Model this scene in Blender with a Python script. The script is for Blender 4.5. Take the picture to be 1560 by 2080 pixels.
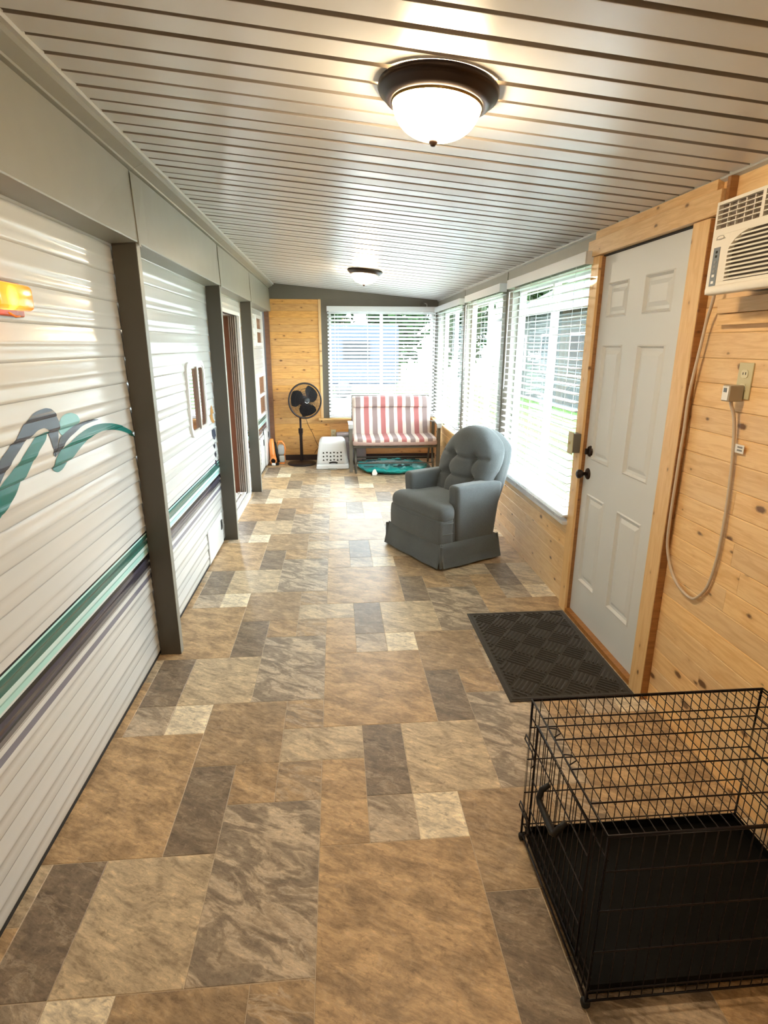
import bpy, bmesh, math, random
from mathutils import Vector, Matrix
import numpy as np

for o in list(bpy.data.objects):
    bpy.data.objects.remove(o)
SC = bpy.context.scene
COL = SC.collection
RNG = random.Random(7)

# ------------------------------------------------------------------ camera
cd = bpy.data.cameras.new('camera')
cam = bpy.data.objects.new('camera', cd); COL.objects.link(cam)
CM = Matrix(((0.99655, 0.02125, -0.08019), (-0.08293, 0.28126, -0.95604), (0.00223, 0.95940, 0.28205))).to_4x4()
CM.translation = Vector((0, 0, 1.6))
cam.matrix_world = CM
cd.sensor_fit = 'VERTICAL'; cd.sensor_height = 36; cd.sensor_width = 27
cd.lens = 36 * 1153.6 / 2080
cd.clip_start = 0.02
SC.camera = cam

# ------------------------------------------------------------------ world, exposure
SC.view_settings.view_transform = 'Standard'
SC.view_settings.look = 'None'
SC.view_settings.gamma = 1
SC.view_settings.use_curve_mapping = False
SC.view_settings.exposure = 1.82
SKY = 8.3
LAMP = 34.0
w = bpy.data.worlds.new('sky'); SC.world = w; w.use_nodes = True
wn = w.node_tree; wn.nodes.clear()
wo = wn.nodes.new('ShaderNodeOutputWorld'); bg = wn.nodes.new('ShaderNodeBackground')
bg.inputs['Color'].default_value = (0.86, 0.94, 1.0, 1); bg.inputs['Strength'].default_value = SKY
wn.links.new(bg.outputs[0], wo.inputs[0])

def portal(loc, rot, sx, sy):
    l = bpy.data.lights.new('window_portal', 'AREA'); l.shape = 'RECTANGLE'; l.size = sx; l.size_y = sy
    l.cycles.is_portal = True
    o = bpy.data.objects.new('window_portal', l); o.location = loc; o.rotation_euler = rot; COL.objects.link(o)

# ------------------------------------------------------------------ room numbers
XR, XP, XT = 1.43, -0.86, -0.976       # right wall, post face, trailer side
YF, YB = 8.19, -3.0
CS = (2.381 - 2.185) / 2.23            # ceiling slope
def cz(x): return 2.185 + (XR - x) * CS
PORTALS = [((XR + 0.16, 4.1, 1.35), 1.4, 1.5), ((XR + 0.16, 5.75, 1.35), 1.4, 1.5), ((XR + 0.16, 7.35, 1.35), 1.4, 1.5)]
for l_, a_, b_ in PORTALS: portal(l_, (0, math.radians(90), 0), b_, a_)
portal((0.66, YF + 0.16, 1.35), (math.radians(-90), 0, 0), 1.5, 1.5)

# ------------------------------------------------------------------ object helpers
def tag(o, label=None, cat=None, group=None, kind=None):
    if label: o['label'] = label
    if cat: o['category'] = cat
    if group: o['group'] = group
    if kind: o['kind'] = kind
    return o
def empty(name, loc=(0, 0, 0), rz=0, label=None, cat=None, group=None, kind=None, parent=None):
    o = bpy.data.objects.new(name, None); COL.objects.link(o)
    o.location = loc; o.rotation_euler = (0, 0, rz); o.empty_display_size = 0.05
    if parent: o.parent = parent
    return tag(o, label, cat, group, kind)
def inst(src, parent, loc=None, rot=None):
    o = src.copy(); COL.objects.link(o); o.parent = parent
    if loc is not None: o.location = loc
    if rot is not None: o.rotation_euler = rot
    return o
def copy_tree(o, parent=None):
    c = o.copy(); COL.objects.link(c); c.parent = parent
    for ch in list(o.children): copy_tree(ch, c)
    return c

class MB:
    def __init__(s): s.v = []; s.f = []; s.sm = []; s.mi = []
    def add(s, v, f, sm=False, mi=0):
        n = len(s.v); s.v += [tuple(p) for p in v]
        s.f += [tuple(i + n for i in q) for q in f]; s.sm += [sm] * len(f); s.mi += [mi] * len(f)
        return s
    def box(s, a, b, mi=0, ch=0):
        x0, y0, z0 = a; x1, y1, z1 = b
        if ch:
            return s.soft(((x0 + x1) / 2, (y0 + y1) / 2, (z0 + z1) / 2), (x1 - x0, y1 - y0, z1 - z0), ch, 1, mi=mi, sm=False, rs=1)
        v = [(x0, y0, z0), (x1, y0, z0), (x1, y1, z0), (x0, y1, z0), (x0, y0, z1), (x1, y0, z1), (x1, y1, z1), (x0, y1, z1)]
        return s.add(v, [(0, 3, 2, 1), (4, 5, 6, 7), (0, 1, 5, 4), (1, 2, 6, 5), (2, 3, 7, 6), (3, 0, 4, 7)], False, mi)
    def prism(s, poly, axis, a, b, mi=0, sm=False):
        """poly of 2D points extruded along axis 0/1/2 from a to b."""
        n = len(poly)
        def P(p, t):
            q = list(p); q.insert(axis, t); return tuple(q)
        v = [P(p, a) for p in poly] + [P(p, b) for p in poly]
        f = [tuple(range(n))[::-1], tuple(range(n, 2 * n))]
        k = len(s.v); s.add(v, f, False, mi)
        s.f += [(k + i, k + (i + 1) % n, k + n + (i + 1) % n, k + n + i) for i in range(n)]
        s.sm += [sm] * n; s.mi += [mi] * n
        return s
    def tube(s, pts, r, seg=6, mi=0, closed=False, caps=True):
        pts = [Vector(p) for p in pts]; n = len(pts); rs = r if isinstance(r, (list, tuple)) else [r] * n
        vs = []; up = None
        for i, p in enumerate(pts):
            if closed: d = pts[(i + 1) % n] - pts[i - 1]
            else: d = pts[min(i + 1, n - 1)] - pts[max(i - 1, 0)]
            d.normalize()
            if up is None: up = Vector((0, 0, 1)) if abs(d.z) < 0.9 else Vector((1, 0, 0))
            a = d.cross(up); a.normalize(); b = a.cross(d); b.normalize(); up = b
            for k in range(seg):
                t = 2 * math.pi * k / seg
                vs.append(p + (a * math.cos(t) + b * math.sin(t)) * rs[i])
        fs = []
        for i in range(n if closed else n - 1):
            j = (i + 1) % n
            for k in range(seg):
                l = (k + 1) % seg
                fs.append((i * seg + k, i * seg + l, j * seg + l, j * seg + k))
        s.add(vs, fs, True, mi)
        if caps and not closed:
            m = len(s.v) - n * seg
            s.f += [tuple(m + k for k in range(seg))[::-1], tuple(m + (n - 1) * seg + k for k in range(seg))]; s.sm += [False] * 2; s.mi += [mi] * 2
        return s
    def lathe(s, prof, seg=32, c=(0, 0, 0), ax='z', mi=0, sx=1, sy=1, sm=True):
        vs = []
        for r, h in prof:
            for k in range(seg):
                t = 2 * math.pi * k / seg; x, y = r * math.cos(t) * sx, r * math.sin(t) * sy
                p = {'z': (x, y, h), 'y': (x, h, y), 'x': (h, x, y)}[ax]
                vs.append((p[0] + c[0], p[1] + c[1], p[2] + c[2]))
        fs = []
        for i in range(len(prof) - 1):
            for k in range(seg):
                l = (k + 1) % seg; fs.append((i * seg + k, i * seg + l, (i + 1) * seg + l, (i + 1) * seg + k))
        return s.add(vs, fs, sm, mi)
    def soft(s, c, size, r, n=6, fn=None, mi=0, sm=True, rs=3):
        """rounded box: edge radius r, n cells per side, rs rings in the radius; fn deforms local points."""
        h = [x / 2 for x in size]; r = min(r, min(h) * 0.999)
        ax = []
        for k in range(3):
            e = [-h[k] + r * (1 - math.cos(math.pi / 2 * i / rs)) for i in range(rs + 1)]
            m = [(-h[k] + r) + (2 * h[k] - 2 * r) * i / n for i in range(1, n)]
            ax.append(e + m + [-q for q in reversed(e)])
        vid = {}; vs = []; fs = []
        def V(i, j, k):
            key = (i, j, k)
            if key not in vid:
                p = Vector((ax[0][i], ax[1][j], ax[2][k]))
                inner = Vector([max(-h[q] + r, min(h[q] - r, p[q])) for q in range(3)])
                d = p - inner
                if d.length > 1e-9: p = inner + d.normalized() * r
                if fn: p = Vector(fn(p))
                vid[key] = len(vs); vs.append((p.x + c[0], p.y + c[1], p.z + c[2]))
            return vid[key]
        L = [len(a) - 1 for a in ax]
        for i in range(L[0]):
            for j in range(L[1]):
                fs.append((V(i, j, 0), V(i, j + 1, 0), V(i + 1, j + 1, 0), V(i + 1, j, 0)))
                fs.append((V(i, j, L[2]), V(i + 1, j, L[2]), V(i + 1, j + 1, L[2]), V(i, j + 1, L[2])))
        for i in range(L[0]):
            for k in range(L[2]):
                fs.append((V(i, 0, k), V(i + 1, 0, k), V(i + 1, 0, k + 1), V(i, 0, k + 1)))
                fs.append((V(i, L[1], k), V(i, L[1], k + 1), V(i + 1, L[1], k + 1), V(i + 1, L[1], k)))
        for j in range(L[1]):
            for k in range(L[2]):
                fs.append((V(0, j, k), V(0, j, k + 1), V(0, j + 1, k + 1), V(0, j + 1, k)))
                fs.append((V(L[0], j, k), V(L[0], j + 1, k), V(L[0], j + 1, k + 1), V(L[0], j, k + 1)))
        return s.add(vs, fs, sm, mi)
    def build(s, name, mats, parent=None, loc=(0, 0, 0), rot=(0, 0, 0), label=None):
        me = bpy.data.meshes.new(name); me.from_pydata(s.v, [], s.f)
        me.polygons.foreach_set('use_smooth', s.sm)
        if not isinstance(mats, (list, tuple)): mats = [mats]
        for m in mats: me.materials.append(m)
        if len(mats) > 1: me.polygons.foreach_set('material_index', s.mi)
        me.update()
        o = bpy.data.objects.new(name, me); COL.objects.link(o)
        o.parent = parent; o.location = loc; o.rotation_euler = rot
        if label: o['label'] = label
        return o

# ------------------------------------------------------------------ materials
class NT:
    def __init__(s, name):
        s.m = bpy.data.materials.new(name); s.m.use_nodes = True; s.t = s.m.node_tree; s.t.nodes.clear()
        s.out = s.n('ShaderNodeOutputMaterial')
    def n(s, typ, ins=None, **kw):
        x = s.t.nodes.new(typ)
        for k, v in kw.items(): setattr(x, k, v)
        for k, v in (ins or {}).items():
            if isinstance(v, bpy.types.NodeSocket): s.t.links.new(v, x.inputs[k])
            else: x.inputs[k].default_value = v
        return x
    def math(s, op, a, b=0.0, c=None):
        ins = {0: a, 1: b}
        if c is not None: ins[2] = c
        return s.n('ShaderNodeMath', ins, operation=op).outputs[0]
    def mix(s, f, a, b, blend='MIX'):
        x = s.n('ShaderNodeMix', data_type='RGBA', blend_type=blend)
        for i, v in ((0, f), (6, a), (7, b)):
            if isinstance(v, bpy.types.NodeSocket): s.t.links.new(v, x.inputs[i])
            else: x.inputs[i].default_value = (*v, 1) if isinstance(v, tuple) and len(v) == 3 else v
        return x.outputs[2]
    def ramp(s, f, stops, interp='LINEAR'):
        x = s.n('ShaderNodeValToRGB', {0: f}); r = x.color_ramp; r.interpolation = interp
        while len(r.elements) > 1: r.elements.remove(r.elements[0])
        r.elements[0].position = stops[0][0]; r.elements[0].color = (*stops[0][1], 1)
        for p, c in stops[1:]:
            e = r.elements.new(p); e.color = (*c, 1)
        return x.outputs[0]
    def noise(s, vec, scale, detail=3, rough=0.55, dist=0.0):
        return s.n('ShaderNodeTexNoise', {'Vector': vec, 'Scale': scale, 'Detail': detail, 'Roughness': rough, 'Distortion': dist}).outputs[0]
    def pbr(s, **ins):
        p = s.n('ShaderNodeBsdfPrincipled', {k.replace('_', ' '): (((*v, 1) if isinstance(v, tuple) and len(v) == 3 else v)) for k, v in ins.items()})
        s.t.links.new(p.outputs[0], s.out.inputs[0]); return p
    def bump(s, h, st=0.3, d=0.002):
        return s.n('ShaderNodeBump', {'Height': h, 'Strength': st, 'Distance': d}).outputs[0]
    def obj(s): return s.n('ShaderNodeTexCoord').outputs['Object']
    def scaled(s, vec, sc, off=(0, 0, 0)):
        return s.n('ShaderNodeMapping', {'Vector': vec, 'Scale': sc, 'Location': off}).outputs[0]

def simple(name, col, rough=0.5, metal=0.0, bump=0, bscale=200, spec=0.5, vary=0.0, coat=0.0):
    t = NT(name); v = t.obj()
    c = col
    if vary:
        nz = t.noise(v, 9, 4)
        c = t.mix(nz, tuple(x * (1 - vary) for x in col), tuple(min(1, x * (1 + vary)) for x in col))
    ins = dict(Base_Color=c, Roughness=rough, Metallic=metal, Coat_Weight=coat)
    ins['Specular_IOR_Level'] = spec
    p = NT.pbr(t, **{k: v_ for k, v_ in ins.items() if k != 'Specular_IOR_Level'})
    p.inputs['Specular IOR Level'].default_value = spec
    if bump: t.t.links.new(t.bump(t.noise(v, bscale, 2), bump, 0.001), p.inputs['Normal'])
    return t.m

M = {}
M['steel'] = simple('taupe painted steel', (0.275, 0.26, 0.215), 0.42, bump=0.12, bscale=60, vary=0.06)
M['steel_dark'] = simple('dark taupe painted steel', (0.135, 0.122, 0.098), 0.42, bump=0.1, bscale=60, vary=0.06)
M['post'] = simple('shaded taupe painted steel', (0.075, 0.065, 0.05), 0.4, bump=0.1, bscale=60)  # same taupe paint, darkened for the shaded side facing the viewer
M['seam'] = simple('shaded ceiling joint', (0.36, 0.32, 0.28), 0.5)  # darker than the pans: groove shade put into the joint colour
M['white_trim'] = simple('white vinyl trim', (0.8, 0.8, 0.79), 0.35)
M['ceil'] = simple('satin painted metal ceiling', (0.66, 0.65, 0.63), 0.3, bump=0.05, bscale=14, spec=0.6)
M['ceil_edge'] = simple('painted metal trim', (0.50, 0.49, 0.455), 0.35)
M['bronze'] = simple('oil rubbed bronze', (0.030, 0.017, 0.012), 0.32, 0.6)
M['black_wire'] = simple('black enamelled wire', (0.008, 0.004, 0.005), 0.35, spec=0.3)
M['black_plastic'] = simple('black plastic', (0.008, 0.007, 0.007), 0.5, bump=0.1, bscale=300, spec=0.3)
M['tray'] = simple('black plastic tray', (0.004, 0.004, 0.004), 0.6, bump=0.2, bscale=90, spec=0.12)
M['fan'] = simple('dark bronze fan plastic', (0.013, 0.006, 0.006), 0.4, spec=0.3)
M['blade'] = simple('black fan blade', (0.006, 0.006, 0.006), 0.6, spec=0.08)
M['white_plastic'] = simple('white plastic', (0.78, 0.80, 0.83), 0.35)
M['ac'] = simple('cream plastic', (0.74, 0.69, 0.60), 0.42)
M['ac_dark'] = simple('grey brown recess plastic', (0.17, 0.13, 0.10), 0.6)
M['ac_grey'] = simple('grey control film', (0.17, 0.19, 0.21), 0.4)
M['ivory'] = simple('ivory outlet plastic', (0.62, 0.55, 0.33), 0.4)
M['box_grey'] = simple('grey metal box', (0.16, 0.14, 0.11), 0.5)
M['cord'] = simple('beige rubber cord', (0.62, 0.50, 0.38), 0.5)
M['label'] = simple('white paper label', (0.85, 0.83, 0.80), 0.6)
M['ink'] = simple('grey ink', (0.25, 0.25, 0.25), 0.6)
M['door'] = simple('white painted door', (0.70, 0.70, 0.685), 0.42, bump=0.08, bscale=120)
M['orange'] = simple('orange plastic', (0.85, 0.27, 0.06), 0.35)
M['grey_plastic'] = simple('grey plastic', (0.38, 0.38, 0.37), 0.45)
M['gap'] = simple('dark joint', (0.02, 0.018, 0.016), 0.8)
M['rubber'] = simple('dark baseboard', (0.035, 0.018, 0.016), 0.6)
M['curtain'] = simple('brown vertical curtain', (0.20, 0.075, 0.035), 0.7)
M['alu'] = simple('brushed aluminium jamb', (0.50, 0.46, 0.42), 0.35, 0.3)
M['interior'] = simple('brown trailer interior', (0.16, 0.075, 0.04), 0.6)
M['seal'] = simple('dark rubber seal', (0.02, 0.02, 0.02), 0.7)
M['chrome'] = simple('silver badge', (0.6, 0.6, 0.6), 0.2, 0.9)
M['grass'] = simple('grass', (0.04, 0.08, 0.02), 0.9, bump=0.5, bscale=60, vary=0.3, spec=0.1)
M['gravel'] = simple('pale gravel drive', (0.50, 0.47, 0.43), 0.9, bump=0.4, bscale=80, vary=0.2)
M['house'] = simple('grey house siding', (0.042, 0.045, 0.043), 0.7, spec=0.02)
M['roof'] = simple('grey shingles', (0.04, 0.04, 0.045), 0.9, vary=0.3, bump=0.4, bscale=30, spec=0.05)
M['dark_glass'] = simple('dark window glass', (0.01, 0.012, 0.014), 0.3, spec=0.1)
M['bark'] = simple('bark', (0.10, 0.07, 0.05), 0.9, vary=0.3, bump=0.6, bscale=40)
M['leaves'] = simple('leaves', (0.014, 0.030, 0.010), 0.8, vary=0.4, spec=0.0)
M['back_wall'] = simple('grey back wall', (0.42, 0.34, 0.24), 0.6)
M['ladder'] = simple('blind cord', (0.75, 0.75, 0.75), 0.6)
M['navy_decal'] = simple('navy vinyl decal', (0.055, 0.062, 0.088), 0.25)
M['teal_decal'] = simple('teal vinyl decal', (0.012, 0.16, 0.14), 0.25)
M['light_teal_decal'] = simple('pale teal vinyl decal', (0.20, 0.45, 0.45), 0.25)
M['black_decal'] = simple('black vinyl decal', (0.03, 0.03, 0.045), 0.25)
M['brown_decal'] = simple('brown decal', (0.42, 0.22, 0.07), 0.3)

def glass_mat():
    t = NT('window glass'); tr = t.n('ShaderNodeBsdfTransparent', {'Color': (0.93, 0.97, 0.97, 1)})
    gl = t.n('ShaderNodeBsdfGlossy', {'Roughness': 0.02, 'Color': (1, 1, 1, 1)})
    bf = t.n('ShaderNodeNewGeometry').outputs['Backfacing']
    fr = t.n('ShaderNodeMath', {0: t.n('ShaderNodeFresnel', {'IOR': 1.35}).outputs[0], 1: t.math('SUBTRACT', 1.0, bf)}, operation='MULTIPLY')
    mx = t.n('ShaderNodeMixShader', {0: fr.outputs[0], 1: tr.outputs[0], 2: gl.outputs[0]})
    t.t.links.new(mx.outputs[0], t.out.inputs[0]); return t.m
M['glass'] = glass_mat()

def slat_mat():
    t = NT('white vinyl slat')
    d = t.n('ShaderNodeBsdfPrincipled', {'Base Color': (0.84, 0.85, 0.87, 1), 'Roughness': 0.4})
    tl = t.n('ShaderNodeBsdfTranslucent', {'Color': (0.85, 0.88, 0.90, 1)})
    mx = t.n('ShaderNodeMixShader', {0: 0.2, 1: d.outputs[0], 2: tl.outputs[0]})
    t.t.links.new(mx.outputs[0], t.out.inputs[0]); return t.m
M['slat'] = slat_mat()

def dome_mat():
    t = NT('lit alabaster glass')
    lw = t.n('ShaderNodeLayerWeight', {'Blend': 0.35}).outputs['Facing']
    col = t.ramp(lw, [(0.0, (1.0, 0.81, 0.57)), (0.5, (1.0, 0.77, 0.48)), (0.95, (1.0, 0.68, 0.26))])
    st = t.math('MULTIPLY', t.math('SUBTRACT', 1.25, lw), LAMP)
    e = t.n('ShaderNodeEmission', {'Color': col, 'Strength': st})
    g = t.n('ShaderNodeBsdfPrincipled', {'Base Color': (0.8, 0.72, 0.5, 1), 'Roughness': 0.2})
    a = t.n('ShaderNodeAddShader', {0: e.outputs[0], 1: g.outputs[0]})
    t.t.links.new(a.outputs[0], t.out.inputs[0]); return t.m
M['dome'] = dome_mat()

def amber_mat():
    t = NT('lit amber lens')
    v = t.obj()
    d = t.n('ShaderNodeVectorMath', {0: v, 1: (0.03, -0.025, 0.0)}, operation='DISTANCE').outputs['Value']
    f = t.ramp(t.math('MULTIPLY', d, 10.0), [(0, (1, 1, 1)), (0.22, (0.5, 0.5, 0.5)), (0.42, (0.06, 0.06, 0.06)), (1, (0.02, 0.02, 0.02))])
    e = t.n('ShaderNodeEmission', {'Color': (1.0, 0.30, 0.025, 1), 'Strength': t.math('MULTIPLY', f, 8.0)})
    g = t.n('ShaderNodeBsdfPrincipled', {'Base Color': (0.9, 0.30, 0.02, 1), 'Roughness': 0.15})
    a = t.n('ShaderNodeAddShader', {0: e.outputs[0], 1: g.outputs[0]})
    t.t.links.new(a.outputs[0], t.out.inputs[0]); return t.m
M['amber'] = amber_mat()
M['amber_base'] = simple('amber housing', (0.55, 0.10, 0.015), 0.3)

def pine(name, light, dark, knot_amt=1.0, sat=1.0, ax=0):
    t = NT(name); v = t.obj()
    if ax:
        sv = t.n('ShaderNodeSeparateXYZ', {0: v}).outputs
        v = t.n('ShaderNodeCombineXYZ', {0: sv[ax], 1: sv[0], 2: sv[3 - ax]}).outputs[0]
    rnd = t.n('ShaderNodeObjectInfo').outputs['Random']
    off = t.n('ShaderNodeCombineXYZ', {0: t.math('MULTIPLY', rnd, 37.0), 1: t.math('MULTIPLY', rnd, 11.0), 2: t.math('MULTIPLY', rnd, 5.0)}).outputs[0]
    p = t.n('ShaderNodeVectorMath', {0: v, 1: off}, operation='ADD').outputs[0]
    g1 = t.noise(t.scaled(p, (1.6, 14, 14)), 3.0, 5, 0.6, 1.2)
    g2 = t.noise(t.scaled(p, (2.0, 60, 60)), 4.0, 3, 0.6, 0.4)
    f = t.math('ADD', t.math('MULTIPLY', g1, 0.75), t.math('MULTIPLY', g2, 0.35))
    c = t.ramp(f, [(0.30, dark), (0.50, tuple((a + b) / 2 for a, b in zip(light, dark))), (0.62, light)])
    # knots
    sp = t.n('ShaderNodeSeparateXYZ', {0: p})
    kv = t.n('ShaderNodeCombineXYZ', {0: t.math('MULTIPLY', sp.outputs[0], 4.6), 1: t.math('MULTIPLY', sp.outputs[2], 9.0)}).outputs[0]
    vo = t.n('ShaderNodeTexVoronoi', {'Vector': kv, 'Scale': 1.0, 'Randomness': 1.0}, feature='F1', voronoi_dimensions='2D')
    wob = t.noise(p, 45, 3)
    dist = t.math('ADD', vo.outputs['Distance'], t.math('MULTIPLY', t.math('SUBTRACT', wob, 0.5), 0.10))
    size = t.n('ShaderNodeSeparateColor', {0: vo.outputs['Color']}).outputs[0]
    rad = t.math('MULTIPLY', t.math('SUBTRACT', size, 0.50), 0.15 * knot_amt)
    k = t.n('ShaderNodeMapRange', {'Value': t.math('SUBTRACT', dist, rad), 'From Min': -0.01, 'From Max': 0.05, 'To Min': 0.85, 'To Max': 0.0}).outputs[0]
    k2 = t.n('ShaderNodeMapRange', {'Value': t.math('SUBTRACT', dist, rad), 'From Min': 0.0, 'From Max': 0.16, 'To Min': 0.35, 'To Max': 0.0}).outputs[0]
    c = t.mix(k2, c, (dark[0] * 0.8, dark[1] * 0.6, dark[2] * 0.45))
    c = t.mix(k, c, (0.10, 0.035, 0.012))
    hv = t.n('ShaderNodeHueSaturation', {'Color': c, 'Value': t.math('ADD', 0.90, t.math('MULTIPLY', rnd, 0.2)), 'Saturation': t.math('ADD', 0.94 * sat, t.math('MULTIPLY', rnd, 0.1))}).outputs[0]
    pb = t.pbr(Base_Color=hv, Roughness=0.38, Coat_Weight=0.15)
    t.t.links.new(t.bump(g2, 0.12, 0.001), pb.inputs['Normal'])
    return t.m
M['pine'] = pine('knotty pine planks', (0.93, 0.62, 0.30), (0.77, 0.44, 0.17), 1.35)
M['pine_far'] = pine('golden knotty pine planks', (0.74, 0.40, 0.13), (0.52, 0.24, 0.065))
M['pine_trim'] = pine('plain pine casing', (0.80, 0.49, 0.19), (0.66, 0.36, 0.12), 0.3)
M['pine_trim_z'] = pine('plain pine upright casing', (0.87, 0.56, 0.25), (0.75, 0.43, 0.16), 0.3, ax=2)
M['pine_trim_y'] = pine('plain pine head casing', (0.87, 0.56, 0.25), (0.70, 0.39, 0.14), 0.5, ax=1)
M['pine_dark'] = pine('dark brown pine', (0.42, 0.18, 0.045), (0.26, 0.10, 0.025), 0.2)  # darker brown for jambs, casing side, end block and threshold
M['brown_board'] = pine('brown corner board', (0.20, 0.085, 0.04), (0.12, 0.05, 0.025), 0.2)

def floor_mat():
    t = NT('slate print vinyl'); v = t.obj()
    at = t.n('ShaderNodeAttribute', attribute_name='tone', attribute_type='OBJECT')
    sd = t.n('ShaderNodeAttribute', attribute_name='seed', attribute_type='OBJECT').outputs['Fac']
    vn = t.n('ShaderNodeAttribute', attribute_name='vein', attribute_type='OBJECT').outputs['Fac']
    off = t.n('ShaderNodeCombineXYZ', {0: sd, 1: t.math('MULTIPLY', sd, 1.7), 2: sd}).outputs[0]
    p0 = t.n('ShaderNodeVectorMath', {0: v, 1: off}, operation='ADD').outputs[0]
    p = t.n('ShaderNodeVectorRotate', {'Vector': p0, 'Angle': 0.5}, rotation_type='Z_AXIS').outputs[0]
    warp = t.n('ShaderNodeTexNoise', {'Vector': p, 'Scale': 4.0, 'Detail': 3}).outputs['Color']
    q = t.n('ShaderNodeVectorMath', {0: p, 1: t.n('ShaderNodeVectorMath', {0: warp, 1: (0.09, 0.09, 0.09)}, operation='MULTIPLY').outputs[0]}, operation='ADD').outputs[0]
    n1 = t.noise(t.scaled(q, (1, 2.4, 1)), 7, 7, 0.68, 0.6)
    n2 = t.noise(q, 42, 6, 0.7)
    n3 = t.noise(t.scaled(q, (0.8, 2.6, 1)), 4.6, 9, 0.62, 0.8)
    base = at.outputs['Color']
    c = t.mix(t.ramp(n1, [(0.34, (0, 0, 0)), (0.62, (1, 1, 1))]), t.mix(1.0, base, (0.62, 0.60, 0.60), 'MULTIPLY'), t.mix(1.0, base, (1.30, 1.30, 1.28), 'MULTIPLY'))
    # dark slate patches with light rims
    band = t.ramp(n3, [(0.49, (0, 0, 0)), (0.56, (1, 1, 1))])
    rim = t.ramp(n3, [(0.43, (0, 0, 0)), (0.475, (1, 1, 1)), (0.50, (0, 0, 0))])
    c = t.mix(t.math('MULTIPLY', band, t.math('MULTIPLY', vn, 0.8)), c, t.mix(n1, (0.15, 0.115, 0.085), (0.27, 0.215, 0.165)))
    c = t.mix(t.math('MULTIPLY', rim, t.math('MULTIPLY', vn, 0.5)), c, (0.66, 0.56, 0.44))
    n4 = t.noise(t.scaled(p, (1, 3.5, 1)), 26, 8, 0.75, 0.3)
    c = t.mix(t.ramp(n4, [(0.40, (0.55, 0.55, 0.55)), (0.50, (0, 0, 0))]), c, t.mix(1.0, c, (0.55, 0.52, 0.50), 'MULTIPLY'))
    c = t.mix(t.ramp(n4, [(0.54, (0, 0, 0)), (0.66, (0.6, 0.6, 0.6))]), c, t.mix(1.0, c, (1.5, 1.48, 1.42), 'MULTIPLY'))
    c = t.mix(t.ramp(n2, [(0.55, (0, 0, 0)), (0.72, (0.45, 0.45, 0.45))]), c, (0.60, 0.46, 0.32))
    c = t.mix(t.ramp(n2, [(0.30, (0.5, 0.5, 0.5)), (0.44, (0, 0, 0))]), c, (0.12, 0.075, 0.045))
    pb = t.pbr(Base_Color=c, Roughness=t.math('ADD', 0.37, t.math('MULTIPLY', n2, 0.16)), Specular_IOR_Level=0.36)
    t.t.links.new(t.bump(n2, 0.22, 0.0012), pb.inputs['Normal'])
    return t.m
M['tile'] = floor_mat()
M['grout'] = simple('pale tile joint', (0.50, 0.39, 0.27), 0.5)

def siding_mat():
    t = NT('striped glossy aluminium siding'); v = t.obj()
    z = t.n('ShaderNodeSeparateXYZ', {0: v}).outputs[2]
    Wc = (0.64, 0.63, 0.60)
    st = [(0, Wc), (0.440, (0.20, 0.19, 0.23)), (0.462, (0.04, 0.04, 0.05)), (0.466, Wc), (0.500, (0.18, 0.17, 0.17)), (0.511, (0.03, 0.03, 0.035)), (0.516, (0.055, 0.05, 0.075)), (0.556, (0.01, 0.01, 0.012)),
          (0.571, (0.62, 0.68, 0.66)), (0.581, (0.42, 0.70, 0.64)), (0.614, (0.62, 0.80, 0.76)), (0.630, (0.045, 0.145, 0.12)), (0.672, (0.50, 0.78, 0.72)), (0.680, (0.01, 0.012, 0.02)), (0.694, Wc)]  # palest mint band is a highlight painted into the stripes
    c = t.ramp(t.math('DIVIDE', z, 2.0), [(a / 2.0, b) for a, b in st], 'CONSTANT')
    nz = t.noise(t.scaled(v, (1, 0.6, 5)), 2.5, 3)
    pb = t.pbr(Base_Color=c, Roughness=0.2, Coat_Weight=0.3, Coat_Roughness=0.1)
    t.t.links.new(t.bump(nz, 0.12, 0.01), pb.inputs['Normal'])
    return t.m
M['siding'] = siding_mat()
M['trailer_white'] = simple('white trailer enamel', (0.80, 0.80, 0.79), 0.22)

def fabric(name, c1, c2, sc=520, rough=0.95):
    t = NT(name); v = t.obj()
    n = t.noise(v, sc, 2, 0.6); b = t.noise(v, 5, 3)
    wv = t.noise(t.scaled(v, (1, 1, 6)), sc / 4, 2)
    f = t.math('ADD', t.math('MULTIPLY', n, 0.6), t.math('ADD', t.math('MULTIPLY', b, 0.15), t.math('MULTIPLY', wv, 0.25)))
    c = t.ramp(f, [(0.36, c1), (0.64, c2)])
    pb = t.pbr(Base_Color=c, Roughness=rough, Sheen_Weight=0.25, Sheen_Roughness=0.5)
    t.t.links.new(t.bump(n, 0.5, 0.001), pb.inputs['Normal'])
    return t.m
M['tweed'] = fabric('grey tweed upholstery', (0.066, 0.073, 0.074), (0.140, 0.150, 0.152))
M['tweed_dark'] = fabric('button and welt fabric', (0.07, 0.08, 0.08), (0.15, 0.16, 0.16))  # separate grey for buttons and welts
M['pink_edge'] = fabric('mauve cushion side', (0.36, 0.24, 0.21), (0.46, 0.32, 0.28))
M['mat'] = fabric('charcoal mat pile', (0.022, 0.018, 0.015), (0.052, 0.044, 0.036), 300)
M['teal_fabric'] = simple('teal nylon', (0.005, 0.33, 0.34), 0.35, vary=0.25, bump=0.5, bscale=14)
M['net'] = simple('dark netting', (0.02, 0.05, 0.06), 0.8)
M['white_cord'] = simple('white cord', (0.6, 0.62, 0.6), 0.7)
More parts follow.
